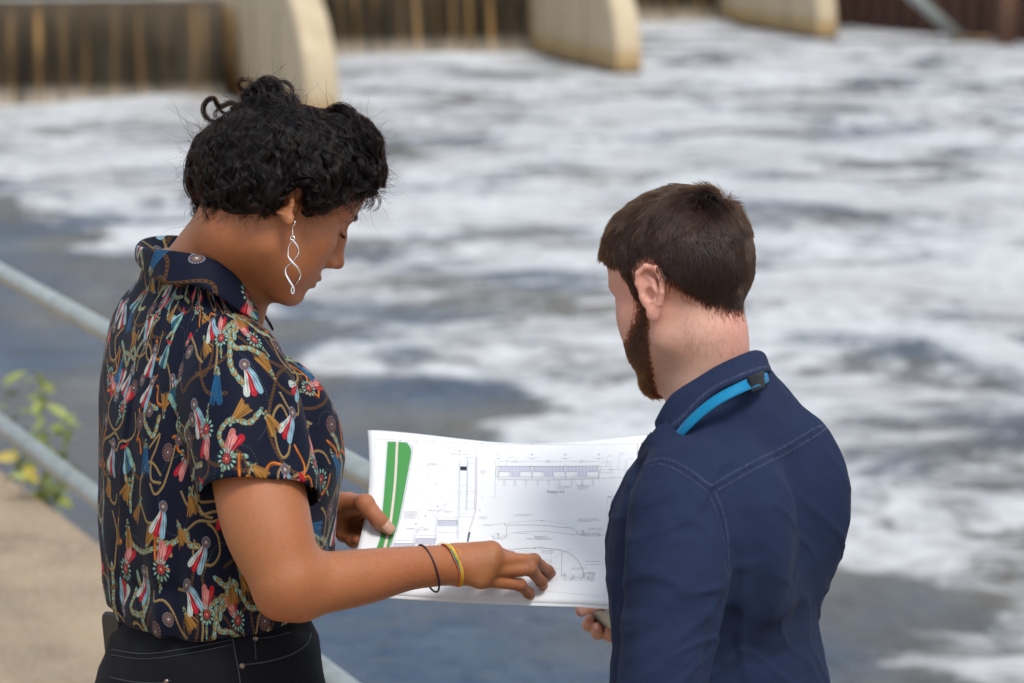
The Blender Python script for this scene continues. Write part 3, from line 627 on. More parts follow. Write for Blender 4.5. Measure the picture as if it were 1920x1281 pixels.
def f_whand_r(p):
    w = P(853, 1059, 3.192); d = None
    for (pts, rs), r0 in zip(W_FING, (.017, .018, .0175, .016)):
        e = s_cap(p, w + (pts[0] - w) * .12, pts[0], r0, rs[0] + .0035); d = e if d is None else smin(d, e, .014)
    d = smin(d, s_ell(p, (w + P(915, 1056, 3.20)) / 2 + np.array((0, .006, 0)), (.036, .014, .026)), .012)
    for pts, rs in W_FING: d = smin(d, finger(p, pts, rs), .005)
    th = [P(862, 1045, 3.215), P(905, 1048, 3.25), P(950, 1062, 3.272), P(972, 1075, 3.285)]
    d = smin(d, finger(p, th, [.015, .0125, .0105, .008]), .008)
    for k in (0, 1, 2, 3):                                                       # raised tendons and knuckle bumps
        q = W_FING[k][0][0]; tow = np.array((-.004, -.0115, .0))
        d = smin(d, s_cap(p, w + (q - w) * .35 + tow * .9, q + tow * .55, .0028, .0052), .007)
    for pts, rs in W_FING:                                                        # nails
        t = pts[-1]; a = pts[-1] - pts[-2]; a /= np.linalg.norm(a)
    return d
# left hand holding the sheets: thumb in front, fingers behind
def op(px, py, off): return on_paper(px, py, off)
WL_TH = ([P(626, 968, 3.40), P(652, 948, 3.372), op(690, 972, .030), op(713, 990, .016), op(730, 1000, .0085)], [.020, .0175, .0130, .0110, .0082])
WL_FI = [([P(640, 942, 3.445), op(690, 945, -.016), op(722, 962, -.012), op(740, 975, -.009)], [.0125, .0100, .0088, .0068]),
         ([P(636, 955, 3.44), op(690, 968, -.018), op(715, 988, -.012), op(728, 1000, -.009)], [.0125, .0098, .0086, .0066]),
         ([P(632, 972, 3.43), P(662, 992, 3.41), op(690, 1006, -.012), op(706, 1014, -.009)], [.0125, .0094, .0082, .0064]),
         ([P(630, 985, 3.415), P(645, 1003, 3.385), P(662, 1014, 3.365), P(671, 1013, 3.352)], [.0120, .0098, .0092, .0078])]
def f_whand_l(p):
    w = Wwr_l; d = s_cap(p, w, w + (P(600, 970, 3.48) - w) * 2, .026, .029)
    for (pts, rs) in WL_FI:
        d = smin(d, s_cap(p, w + (pts[0] - w) * .1, pts[0], .016, rs[0] + .002), .012)
    for pts, rs in WL_FI: d = smin(d, finger(p, pts, rs), .004)
    d = smin(d, s_cap(p, w, WL_TH[0][0], .022, .021), .012)
    d = smin(d, finger(p, *WL_TH), .010)
    return d
def f_wneck(p):
    d = s_chain(p, [P(372, 560, 3.28), P(408, 508, 3.25), hw(-.026, 0, -.058), hw(-.012, 0, -.02)], [.072, .058, .051, .050], .02)
    d = smin(d, s_cap(p, P(362, 520, 3.27), hw(-.050, 0, -.03), .040, .028), .03)
    d = smin(d, s_cap(p, P(470, 600, 3.27), hw(.0, -.035, -.045), .018, .018), .03)                 # near neck muscle
    return d
def f_whead(p):
    q = to_head(p, HW, OW)
    d = f_head(q, dict(lip=1.22, cheek=1.12, nose=1.08, jaw=.985))
    a = q.copy(); a[:, 1] = np.abs(a[:, 1])
    d = smin(d, s_ell(a, (.052, .034, -.056), (.028, .022, .028)), .025)
    return smin(d, f_ear(q, -1, -.82, .95), .004)
def f_whn(p): return smin(f_whead(p), f_wneck(p), .022)
def lid(a, b, m): return np.minimum(a, b) - m, np.maximum(a, b) + m
parts = []
lo, hi = OW - .19, OW + .17; lo = np.minimum(lo, P(345, 560, 3.28) - .04)
Vh, Fh = sculpt(f_whn, lo, hi, .0017); parts.append((Vh, Fh))
b = np.array([Wsh_r, Wel_r, Wwr_r, P(1045, 1125, 3.3), P(530, 1150, 3.0)])
f_ra = lambda p: smin(f_warm_r(p), f_whand_r(p), .012)
blo, bhi = b.min(0) - .075, b.max(0) + .075; bhi[2] = P(480, 800, 3.08)[2]
Va, Fa = sculpt(f_ra, blo, bhi, .0019); parts.append((Va, Fa))
b = np.array([Wwr_l, P(745, 1030, 3.35), P(600, 900, 3.5)])
Vb, Fb = sculpt(f_whand_l, b.min(0) - .04, b.max(0) + .04, .0017); parts.append((Vb, Fb))
Whip = WL(0, 0, WS[:, 0].min() - .02)
f_legs_w = lambda p, g: smin(smin(s_cap(p, WL(.0, -.085, .92), WL(.02, -.085, .50), .088 + g, .062 + g), s_cap(p, WL(.02, -.085, .50), WL(-.01, -.09, .10), .060 + g, .042 + g), .03),
                             smin(s_cap(p, WL(.0, .085, .92), WL(.02, .085, .50), .088 + g, .062 + g), s_cap(p, WL(.02, .085, .50), WL(-.01, .09, .10), .060 + g, .042 + g), .03), .01)
def f_wtrunk(p):
    d = f_wtorso(p, -.022); q = to_w(p)
    d = smin(d, s_ell(q, (-.01, 0, 1.02), (.115, .17, .16)), .04); d = smin(d, f_legs_w(p, -.012), .03)
    for s, e, w in ((Wsh_r, Wel_r, None), (Wsh_l, Wel_l, Wwr_l)):
        d = smin(d, s_cap(p, s, e, .045, .036), .02)
        if w is not None: d = smin(d, s_cap(p, e, w, .036, .024), .01)
    return smin(d, s_cap(p, P(372, 560, 3.28), P(420, 490, 3.25), .06, .05), .02)
Vt, Ft = sculpt(f_wtrunk, WL(0, 0, 0) - (.42, .42, .02), WL(0, 0, 1.75) + (.42, .42, 0), .012); parts.append((Vt, Ft))
V, F = merge(parts)
woman = empty('person', tuple(WB), 'woman with black curly hair and silver earring, in a chain print shirt, pointing at drawings', 'person')
body = mesh_obj('body', V, F, M_SKIN_W, woman)
q = to_head(V.astype(np.float32), HW, OW).astype(float)
lipd = np.minimum(np.abs(s_ell(q * (1, 1, 1), (.0915, 0, -.0605), (.0125, .0245, .0062))), 1)
lm = np.minimum(s_ell(q, (.0900, 0, -.0605), (.0130, .0240, .0072)), s_ell(q, (.0870, 0, -.0720), (.0140, .0215, .0085)))
attr(body, 'lips', np.clip(.5 - lm / .003, 0, 1) * .8)
tint = np.zeros(len(V))
for pts, rs in W_FING + WL_FI + [WL_TH]:
    tint = np.maximum(tint, np.clip(1.2 - np.linalg.norm(V - pts[-1], axis=1) / .016, 0, 1))
attr(body, 'tint', tint)
sh = np.zeros(len(V))
for pts, rs in W_FING + [WL_TH]:
    for qq in pts[1:-1]: sh = np.maximum(sh, .95 * np.clip(1.5 - np.linalg.norm(V - qq, axis=1) / .0105, 0, 1))
lash = seg_dist(q, [(.0875, -.020, .003), (.0860, -.034, .0025), (.0800, -.045, .005)])
brow = seg_dist(q, [(.098, -.012, .030), (.092, -.030, .036), (.078, -.046, .031)])
sh = np.maximum(sh, np.clip(1.5 - lash / .002, 0, 1)); 
attr(body, 'shade', sh)
# ------------------------------------------------------------------ the printed cloth (flat print drawn on a repeating square)
def print_image(N=1408, seed=4):
    rg = np.random.default_rng(seed); img = np.zeros((N, N, 3), np.float32); img[:] = (.0030, .0050, .0190)
    def region(x0, y0, x1, y1):
        ix = np.arange(int(math.floor(x0)), int(math.ceil(x1)) + 1); iy = np.arange(int(math.floor(y0)), int(math.ceil(y1)) + 1)
        X, Y = np.meshgrid(ix + .0, iy + .0); return np.ix_(iy % N, ix % N), X, Y
    def paint(ix, a, c):
        a = np.clip(a, 0, 1)[..., None]; img[ix] = img[ix] * (1 - a) + np.array(c, np.float32) * a
    def line(p, q, w, c, al=1., w2=None):
        w2 = w if w2 is None else w2; m = max(w, w2) + 2
        ix, X, Y = region(min(p[0], q[0]) - m, min(p[1], q[1]) - m, max(p[0], q[0]) + m, max(p[1], q[1]) + m)
        dx, dy = q[0] - p[0], q[1] - p[1]; t = np.clip(((X - p[0]) * dx + (Y - p[1]) * dy) / (dx * dx + dy * dy + 1e-9), 0, 1)
        d = np.hypot(X - p[0] - t * dx, Y - p[1] - t * dy); paint(ix, (w + (w2 - w) * t - d + .5) * al, c)
    def ring(cx, cy, ra, rb, ang, w, c, al=1.):
        m = max(ra, rb) + w + 2; ix, X, Y = region(cx - m, cy - m, cx + m, cy + m); ca, sa = math.cos(ang), math.sin(ang)
        u, v = (X - cx) * ca + (Y - cy) * sa, -(X - cx) * sa + (Y - cy) * ca; r = np.sqrt((u / ra) ** 2 + (v / rb) ** 2)
        d = np.abs(r - 1) * min(ra, rb); paint(ix, (w - d + .5) * al, c)
    def disc(cx, cy, ra, rb, ang, c, al=1.):
        m = max(ra, rb) + 2; ix, X, Y = region(cx - m, cy - m, cx + m, cy + m); ca, sa = math.cos(ang), math.sin(ang)
        u, v = (X - cx) * ca + (Y - cy) * sa, -(X - cx) * sa + (Y - cy) * ca; r = np.sqrt((u / ra) ** 2 + (v / rb) ** 2)
        paint(ix, ((1 - r) * min(ra, rb) + .5) * al, c)
    GOLD, DGOLD, MINT, DGREEN, CREAM = (.32, .19, .055), (.10, .045, .014), (.19, .36, .29), (.03, .085, .07), (.50, .53, .42)
    RED, PINK, ORANGE, BLUE, SKY, MAROON, WHITE = (.42, .010, .02), (.48, .15, .13), (.46, .12, .012), (.010, .075, .17), (.22, .38, .46), (.10, .012, .025), (.48, .52, .47)
    def curve(pts, step):
        c = catmull(pts, 24); s = np.r_[0, np.cumsum(np.hypot(*np.diff(c, axis=0).T))]; k = np.arange(0, s[-1], step)
        x, y = np.interp(k, s, c[:, 0]), np.interp(k, s, c[:, 1]); a = np.arctan2(np.gradient(y), np.gradient(x)); return x, y, a
    def chain(pts, size=12, dull=False):
        x, y, a = curve(pts, size * 1.25)
        for i in range(len(x)):
            if dull: ring(x[i], y[i], size * .85, size * .45, a[i], 1.3, DGOLD); continue
            c1, c2 = (GOLD, CREAM) if i % 2 else (MINT, WHITE)
            ring(x[i], y[i], size, size * (.62 if i % 2 else .42), a[i], 3.6, (.05, .06, .04)); ring(x[i], y[i], size, size * (.62 if i % 2 else .42), a[i], 2.6, c1)
            line((x[i] - size * .7 * math.cos(a[i]) + 3 * math.sin(a[i]), y[i] - size * .7 * math.sin(a[i]) - 3 * math.cos(a[i])), (x[i] + size * .5 * math.cos(a[i]) + 3 * math.sin(a[i]), y[i] + size * .5 * math.sin(a[i]) - 3 * math.cos(a[i])), 1.4, c2)
    def rope(pts, w=4.5):
        x, y, a = curve(pts, 5.5)
        for i in range(len(x)):
            t = a[i] + .9; line((x[i] - w * math.cos(t), y[i] - w * math.sin(t)), (x[i] + w * math.cos(t), y[i] + w * math.sin(t)), 2.2, GOLD if i % 2 else (.42, .30, .13))
            line((x[i] - w * math.cos(t), y[i] - w * math.sin(t)), (x[i], y[i]), 1., DGOLD)
    def band(pts, w=10, c=ORANGE):
        x, y, a = curve(pts, 4)
        for i in range(len(x) - 1):
            ww = w * (.55 + .45 * abs(math.sin(i * .16))); line((x[i], y[i]), (x[i + 1], y[i + 1]), ww, tuple(v * (.65 + .35 * math.cos(i * .3)) for v in c))
        for i in range(len(x) - 1): line((x[i], y[i] + 2), (x[i + 1], y[i + 1] + 2), 1.2, tuple(min(1, v * 1.7 + .02) for v in c))
    def tassel(cx, cy, ang, c=BLUE, L=78, cap=True):
        ca, sa = math.cos(ang), math.sin(ang)
        for k in range(26):
            s = rg.uniform(-1, 1); l = L * rg.uniform(.85, 1.05); e = (cx + ca * l - sa * s * 27, cy + sa * l + ca * s * 27); b0 = (cx - sa * s * 8, cy + ca * s * 8)
            f = rg.uniform(.55, 1.6); line(b0, e, 2.6, tuple(min(1, v * f) for v in c), 1, 1.6)
        if cap:
            for k in range(22):
                u, s = rg.uniform(-26, 4), rg.uniform(-1, 1); wv = 4 + (u + 26) * .28
                disc(cx + ca * u - sa * s * wv, cy + sa * u + ca * s * wv, 3.2, 2.5, ang, (MINT, DGREEN, GOLD)[k % 3])
    def ribbons(cx, cy, ang, cols, L=84, spread=.34):
        n = len(cols)
        for k, c in enumerate(cols):
            t = ang + (k - (n - 1) / 2) * spread; ca, sa = math.cos(t), math.sin(t)
            for j in range(14):
                u0, u1 = j / 14 * L, (j + 1) / 14 * L; w0 = 3. + 8. * math.sin(min(1, j / 10) * 1.7); o = 5 * math.sin(j * .35)
                line((cx + ca * u0 - sa * o, cy + sa * u0 + ca * o), (cx + ca * u1 - sa * o, cy + sa * u1 + ca * o), w0, tuple(v * (.75 + .25 * math.cos(j)) for v in c))
            for s in (-3.5, 0, 3.5): line((cx + ca * 16 - sa * s, cy + sa * 16 + ca * s), (cx + ca * L * .95 - sa * s * 1.6, cy + sa * L * .95 + ca * s * 1.6), .9, tuple(min(1, v * 1.5 + .10) if s else v * .5 for v in c))
    def rosette(cx, cy, r=22, c=MAROON, beads=MINT):
        disc(cx, cy, r, r, 0, c); disc(cx, cy, r * .82, r * .82, 0, tuple(v * .5 + .012 for v in c))
        for k in range(18):
            a = k * math.tau / 18; line((cx + r * .3 * math.cos(a), cy + r * .3 * math.sin(a)), (cx + r * .72 * math.cos(a), cy + r * .72 * math.sin(a)), .9, (.25, .17, .15))
            disc(cx + r * .9 * math.cos(a), cy + r * .9 * math.sin(a), 1.8, 1.8, 0, beads)
        disc(cx, cy, 4, 4, 0, WHITE)
    def brooch(cx, cy, r=26):
        for k in range(12):
            a = k * math.tau / 12; disc(cx + r * math.cos(a), cy + r * math.sin(a), 8.5, 4.8, a, DGREEN); disc(cx + r * math.cos(a), cy + r * math.sin(a), 6.8, 3.4, a, MINT); disc(cx + (r + 1) * math.cos(a), cy + (r + 1) * math.sin(a), 2.6, 1.3, a, WHITE)
        disc(cx, cy, r * .62, r * .62, 0, MAROON)
        for k in range(9): a = k * math.tau / 9; disc(cx + 11 * math.cos(a), cy + 11 * math.sin(a), 2.6, 2.6, 0, (.55, .09, .07))
        disc(cx, cy, 6, 6, 0, (.62, .12, .07)); disc(cx - 1, cy + 1, 2, 2, 0, WHITE)
    def cone(cx, cy, ang, L=50):
        for k in range(40):
            u = rg.uniform(0, 1); s = rg.uniform(-1, 1); w = 15 * (1 - u); disc(cx + math.cos(ang) * u * L - math.sin(ang) * s * w, cy + math.sin(ang) * u * L + math.cos(ang) * s * w, 3.2, 2.6, ang, (DGREEN, MINT, (.16, .23, .12), GOLD)[k % 4])
    def loop(cx, cy, rx, ry, a0, a1, n=9, wob=.12):
        ts = np.linspace(a0, a1, n); return [(cx + rx * (1 + wob * math.sin(3 * t + cx)) * math.cos(t), cy + ry * (1 + wob * math.cos(2 * t + cy)) * math.sin(t)) for t in ts]
    S = N / 1408.
    for k in range(16):                                                   # dull thin chains under everything
        x, y = rg.uniform(0, N, 2); chain(loop(x, y, rg.uniform(60, 150), rg.uniform(60, 150), rg.uniform(0, 3), rg.uniform(4, 7)), 10, True)
    for k in range(22):                                                   # faint dotted threads
        x, y = rg.uniform(0, N, 2); xs, ys, a = curve(loop(x, y, 90, 130, rg.uniform(0, 6), rg.uniform(7, 9)), 9)
        for u, v in zip(xs, ys): disc(u, v, 2., 2., 0, (.05, .075, .06))
    cells = [(i, j) for i in range(10) for j in range(10)]; rg.shuffle(cells); pitch = N / 10
    for n, (i, j) in enumerate(cells):
        x, y = (i + .5 + rg.uniform(-.25, .25)) * pitch, (j + .5 + rg.uniform(-.25, .25)) * pitch
        a0 = rg.uniform(0, 6.3); a = rg.uniform(0, 6.3); sp = [(x, y)]
        for q in range(5):
            a += rg.normal(.0, .95); l = rg.uniform(38, 70); sp.append((sp[-1][0] + l * math.cos(a), sp[-1][1] + l * math.sin(a)))
        if n % 4 == 0: sp = loop(x, y, rg.uniform(40, 75), rg.uniform(60, 95), a0, a0 + rg.uniform(3.5, 5.6), 9)
        if n % 2 == 0: rope(sp, 3.3)
        elif n % 8 != 3: chain(sp, rg.uniform(10, 13))
        else: chain(sp, 10, True)
    for k in range(26):
        x, y = rg.uniform(0, N, 2); a = rg.uniform(0, 6.28); p = [(x + t * math.cos(a) * 34 + 16 * math.sin(t * 2.1), y + t * math.sin(a) * 34 + 20 * math.cos(t * 1.9)) for t in range(5)]; band(p, 7)
    jit = lambda: rg.uniform(-.30, .30)
    pts = [((i + .5 * (j % 2) + .25 + jit()) * N / 11, (j + .5 + jit()) * N / 11) for j in range(11) for i in range(11)]; rg.shuffle(pts)
    for n, (x, y) in enumerate(pts):
        a = rg.uniform(0, math.tau) if rg.random() < .45 else rg.normal(-1.5, .5); kd = n % 9
        if kd in (0, 4): ribbons(x, y, a + math.pi, [RED, PINK], 80, .42); ribbons(x, y, a + math.pi + .1, [(.62, .22, .2)], 66); cone(x, y, a, 74); brooch(x, y)
        elif kd in (1, 5): ribbons(x, y, a, [WHITE, RED, SKY], 92, .27); rosette(x, y, 19, MAROON, SKY)
        elif kd == 2: tassel(x, y, a, BLUE, 92)
        elif kd in (3, 7): tassel(x, y, a, (.26, .12, .025), 60)
        elif kd == 6: rosette(x, y, 30); rosette(x + 60, y + 38, 22)
        else: ribbons(x, y, a, [SKY, DGREEN, BLUE, MINT], 84, .2); line((x - 20 * math.sin(a), y + 20 * math.cos(a)), (x + 20 * math.sin(a), y - 20 * math.cos(a)), 4.5, RED)
    return np.clip(.84 * img, 0, 1)
def shirt_material():
    N = 1408; im = print_image(N); g = np.ones((N, N, 4), np.float32); g[..., :3] = np.where(im <= .0031308, im * 12.92, 1.055 * np.maximum(im, 1e-6) ** (1 / 2.4) - .055)
    I = bpy.data.images.new('chain_print', N, N); I.pixels.foreach_set(g.ravel()); I.update(); I.pack()
    m = material('printed_viscose', (.02, .02, .04), .70, .16, **{'Sheen Weight': .03}); t = NT(m)
    tx = t.n('TexImage', Vector=t.n('UVMap').outputs[0]); tx.image = I; tx.extension = 'REPEAT'
    n2 = t.noise(t.obj(), 500, 3, .6); n1 = t.noise(t.obj(), 42, 3, .5)
    t.bsdf(Base_Color=tx.outputs[0], Normal=t.bump(t.math('ADD', n2, t.math('MULTIPLY', n1, 5.)), .3, .0008)); return m
M_SHIRT_W = shirt_material()

# ------------------------------------------------------------------ the woman's shirt
def chart_uv(o, charts, pick, tile):
    """charts: list of (u, v, period in u or None) arrays per vertex; pick: chart index per vertex"""
    me = o.data; lv = np.empty(len(me.loops), np.int32); me.loops.foreach_get('vertex_index', lv)
    ls = np.empty(len(me.polygons), np.int32); me.polygons.foreach_get('loop_start', ls); lt = np.empty(len(me.polygons), np.int32); me.polygons.foreach_get('loop_total', lt)
    fi = np.repeat(np.arange(len(ls)), lt); first = lv[ls]; ch = pick[first][fi]; U = np.zeros((len(lv), 2))
    for k, (u, v, per) in enumerate(charts):
        m = ch == k; uu = u[lv]; ref = u[first][fi]
        if per: uu = ref + (uu - ref + per / 2) % per - per / 2
        U[m, 0] = uu[m] / tile; U[m, 1] = v[lv][m] / tile
    l = me.uv_layers.new(name='UVMap'); l.data.foreach_set('uv', U.astype(np.float32).ravel())
WS_sl = [P(443, 688, 3.14), P(452, 760, 3.11), P(486, 925, 3.075)]
WS_sll = [P(305, 685, 3.36), P(440, 760, 3.5), P(460, 960, 3.56)]
def folds_w(p):
    q = to_w(p); th = np.arctan2(q[:, 1], q[:, 0] - .0); z = q[:, 2]
    w = vnoise(np.stack([th * 1.5, z * 6, z * 0], 1), 3)
    lowf = np.clip((1.50 - z) / .25, 0, 1)
    a = np.sin((z * 34 + th * 3.4 + w * 1.6)) * .0028 * np.clip(vnoise(np.stack([th * 2.2, z * 5, z * 0 + 3], 1), 5) + .25, 0, 1)
    b = np.sin(th * 9 + w * 2.5 + z * 5) * .0030 * lowf
    # bunching low on the back
    c = -.007 * np.exp(-((z - 1.185 - .03 * np.sin(th * 2)) / .018) ** 2) * np.exp(-((th + 2.6) / .6) ** 2)
    return (1.5 * a + 1.4 * b + c + .002 * vnoise(q * 14, 71)).astype(np.float32)
def f_wfront(p): return smin(f_wtorso(p), s_ell(p, P(549, 838, 3.25), (.055, .060, .105)), .06) - folds_w(p)
def f_wsleeved(p):
    d = f_wtorso(p)
    s = limb(p, WS_sl, [.060, .072, .0735], 6); s2 = limb(p, WS_sll, [.060, .066, .070], 4)
    rel = (p - WS_sl[0].astype(np.float32)); ax = (WS_sl[-1] - WS_sl[0]); ax /= np.linalg.norm(ax)
    al = rel @ ax.astype(np.float32)
    s = s - .0035 * np.sin(p[:, 0] * 55 + al * 14) * np.clip(al / .15, 0, 1)
    d = smin(d, s_ell(p, P(549, 838, 3.25), (.055, .060, .105)), .06)
    d = smin(smin(d, s, .028), s2, .03)
    return d - folds_w(p) + .0
def plane_of(a, b, c, inside):
    n = np.cross(b - a, c - a); n /= np.linalg.norm(n)
    return (a, n) if (inside - a) @ n > 0 else (a, -n)
zhem = lambda q: P(0, 1193, 3.3)[2] + .044 + .010 * np.sin(np.arctan2(q[:, 1], q[:, 0]) + 2.4) + np.clip(q[:, 0], 0, .2) * .16
TILE = .63
Vs, Fs = sculpt(f_wfront, WL(0, 0, 1.02) - (.30, .30, 0), WL(0, 0, 1.72) + (.30, .30, 0), .0038)
qs = to_w(Vs.astype(np.float32)).astype(float)
kz = qs[:, 2] - zhem(qs); mz = np.abs(kz) < .0036; Vs[mz, 2] -= kz[mz]; kz[mz] = 0
Vs, Fs = cut(Vs, Fs, (kz > -1e-9) & (Vs[:, 2] < P(0, 488, 3.3)[2]))
shirt = mesh_obj('shirt', Vs, Fs, M_SHIRT_W, woman)
q2 = to_w(Vs.astype(np.float32)).astype(float); th = np.arctan2(q2[:, 1] / .195, (q2[:, 0] + .01) / .135); rr = np.hypot(q2[:, 0], q2[:, 1])
chart_uv(shirt, [(th / math.tau * 2 * TILE, q2[:, 2] - .75 * np.maximum(rr, .03), 2 * TILE)], np.zeros(len(Vs), int), TILE)
so = shirt.modifiers.new('thickness', 'SOLIDIFY'); so.thickness = .0022; so.offset = 1
for path, (pa, pn), off in ((WS_sl, plane_of(P(398, 939, 3.085), P(574, 928, 3.075), P(482, 884, 2.995), WS_sl[0]), .21), (WS_sll, plane_of(P(398, 980, 3.56), P(574, 960, 3.56), P(482, 950, 3.48), WS_sll[0]), .4)):
    lo = np.min(path, 0) - .10; hi = np.max(path, 0) + .10
    V, F = sculpt(f_wsleeved, lo, hi, .0036)
    vf = V.astype(np.float32); ds, dt = limb(vf, path, [.060, .072, .0735], 6), f_wtorso(vf) - folds_w(vf)
    k = (V - pa) @ pn; m = (np.abs(k) < .0038) & (ds < .01); V[m] -= pn * k[m][:, None]; k[m] = 0
    inner_end = ((V - path[0]) * (path[0] - P(385, 520, 3.26))).sum(1) > -.010
    V, F = cut(V, F, (ds < dt + .004) & (k > -1e-9) & inner_end)
    o = mesh_obj('sleeve', V, F, M_SHIRT_W, shirt)
    ax = unit(path[-1] - path[0]); rel = V - path[0]; al = rel @ ax; pr = rel - al[:, None] * ax; e1 = unit(np.cross(ax, (0, 1, 0.1))); e2 = np.cross(ax, e1)
    chart_uv(o, [(np.arctan2(pr @ e1, pr @ e2) / math.tau * TILE + off, -al * 1.0 + off * 2, TILE)], np.zeros(len(V), int), TILE)
    so = o.modifiers.new('thickness', 'SOLIDIFY'); so.thickness = .0022; so.offset = 1

fold = resample([P(476, 571, 3.22), P(450, 526, 3.185), P(417, 495, 3.165), P(380, 479, 3.16), P(325, 470, 3.17), P(283, 466, 3.205), P(262, 461, 3.26), P(273, 449, 3.31), P(303, 443, 3.345), P(345, 445, 3.36), P(400, 470, 3.37), P(455, 520, 3.36), P(495, 590, 3.32)], 72)
fall = resample([P(482, 600, 3.20), P(453, 586, 3.165), P(409, 555, 3.142), P(365, 534, 3.140), P(314, 533, 3.155), P(283, 516, 3.20), P(262, 494, 3.265), P(262, 478, 3.33), P(300, 468, 3.375), P(345, 475, 3.40), P(410, 510, 3.41), P(470, 560, 3.40), P(510, 620, 3.34)], 72)
cen = P(385, 520, 3.26)
inner = resample([P(478, 596, 3.235), P(448, 556, 3.205), P(412, 530, 3.185), P(375, 515, 3.185), P(330, 505, 3.20), P(300, 498, 3.225), P(290, 492, 3.265), P(297, 486, 3.30), P(320, 482, 3.325), P(355, 485, 3.34), P(400, 505, 3.345), P(450, 550, 3.335), P(490, 605, 3.30)], 72)
rows = [inner, inner * .5 + fold * .5 + (fold - cen) * .01, fold - (0, 0, .002), fold + (fold - cen) * .03, fold * .5 + fall * .5 + (fold - cen) * .06, fall + (fall - cen) * .03]
Vc, Fc = loft(rows); collar = mesh_obj('collar', Vc, Fc, M_SHIRT_W, shirt)
s_ = np.repeat(np.linspace(0, .46, 72)[None], len(rows), 0).ravel(); r_ = np.repeat(np.array([0, .02, .035, .042, .062, .085]), 72)
chart_uv(collar, [(s_ + .05, r_ + .31, None)], np.zeros(len(Vc), int), TILE)
ss = collar.modifiers.new('smooth', 'SUBSURF'); ss.levels = ss.render_levels = 2
so = collar.modifiers.new('thickness', 'SOLIDIFY'); so.thickness = .0020; so.offset = 0

# ------------------------------------------------------------------ trousers, phone
TW = np.array([(1.24, .002, 0, .088, .140), (1.17, .002, 0, .098, .154), (1.12, -.002, 0, .125, .178), (1.05, -.008, 0, .140, .194), (.98, -.012, 0, .134, .190), (.92, -.008, 0, .126, .186), (.86, -.002, 0, .10, .165)])
def f_wtrous(p):
    q = to_w(p); d = stack(q, TW); d = smin(d, s_ell(q, (-.075, -.085, .96), (.075, .085, .09)), .05); d = smin(d, s_ell(q, (-.075, .085, .96), (.075, .085, .09)), .05)
    d = smin(d, f_legs_w(p, .010), .04)
    th = np.arctan2(q[:, 1], q[:, 0]); d = d - (.0016 * np.sin(q[:, 2] * 60 + th * 7 + 2 * vnoise(q * 9, 2)) * np.clip(vnoise(q * 7, 8) + .3, 0, 1)).astype(np.float32)
    return np.maximum(d, .06 - q[:, 2])
Vq, Fq = sculpt(f_wtrous, WL(0, 0, .03) - (.30, .30, 0), WL(0, 0, 1.30) + (.30, .30, 0), .0055)
trousers = mesh_obj('trousers', Vq, Fq, M_DENIM, woman)
M_THREAD = material('dark_thread', (.030, .032, .040), .8)
def seam(name, pxs, f, rad, mat, parent, n=6, lift=.0006):
    pts = ray_hit(f, catmull(np.array(pxs, float), n), lift=lift); V, F = tube(pts, rad, 6); return mesh_obj(name, V, F, mat, parent)
seam('side_seam', [(436, 1192), (441, 1225), (447, 1255), (452, 1295)], f_wtrous, .0011, M_THREAD, trousers)
seam('yoke_seam', [(208, 1218), (270, 1226), (350, 1216), (436, 1199)], f_wtrous, .0009, M_THREAD, trousers)
seam('yoke_seam', [(208, 1228), (270, 1236), (350, 1226), (440, 1208)], f_wtrous, .0007, M_THREAD, trousers)
seam('pocket_edge', [(456, 1247), (500, 1241), (545, 1228), (575, 1208), (583, 1188)], f_wtrous, .0012, M_THREAD, trousers)
seam('coin_pocket_edge', [(477, 1192), (479, 1215), (480, 1238)], f_wtrous, .0008, M_THREAD, trousers)
seam('coin_pocket_edge', [(477, 1198), (510, 1194), (545, 1186)], f_wtrous, .0008, M_THREAD, trousers)
seam('back_pocket_edge', [(205, 1270), (250, 1279), (300, 1281), (320, 1277)], f_wtrous, .0009, M_THREAD, trousers)
M_RIVET = material('aged_copper', (.20, .14, .10), .4, .5, 1.)
for px, py in ((479, 1197), (454, 1249), (313, 1279)):
    a, b = ray_hit(f_wtrous, [(px, py)], lift=.0012)[0], ray_hit(f_wtrous, [(px, py)], lift=-.001)[0]
    V, F = tube(np.array([b, b * .4 + a * .6, a, a + (a - b) * .12]), [.0042, .0042, .0034, .0012], 12); mesh_obj('rivet', V, F, M_RIVET, trousers)
M_SHOE = material('black_leather', (.01, .01, .011), .5)
for s in (-1, 1):
    c = WL(.05, .09 * s, .0)
    fs = lambda p: np.maximum(smin(s_ell(to_w(p), (.055, .09 * s, .035), (.135, .047, .040)), s_ell(to_w(p), (-.02, .09 * s, .06), (.06, .040, .06)), .03), -to_w(p)[:, 2] + .002)
    V, F = sculpt(fs, c - .2, c + .2, .009); mesh_obj('shoe', V, F, M_SHOE, woman)
def rbox(w, h, t, r, n=6):
    """rounded slab centred at 0 in x (w), z (h), thickness y"""
    out = []
    for cx, cz, a0 in ((w / 2 - r, h / 2 - r, 0), (-w / 2 + r, h / 2 - r, 90), (-w / 2 + r, -h / 2 + r, 180), (w / 2 - r, -h / 2 + r, 270)):
        for k in range(n + 1):
            a = R(a0 + 90 * k / n); out.append((cx + r * math.cos(a), cz + r * math.sin(a)))
    o = np.array(out); m = len(o); e = t * .3; V = []
    for y, s in ((-t / 2, e), (-t / 2 + e, 0), (t / 2 - e, 0), (t / 2, e)):
        sc = 1 - s / np.hypot(o[:, 0], o[:, 1]); V.append(np.stack([o[:, 0] * sc, np.full(m, y), o[:, 1] * sc], 1))
    V = np.concatenate(V); F = [(r_ * m + i, r_ * m + (i + 1) % m, (r_ + 1) * m + (i + 1) % m, (r_ + 1) * m + i) for r_ in range(3) for i in range(m)]
    F += [tuple(range(m))[::-1], tuple(range(3 * m, 4 * m))]; return V, F
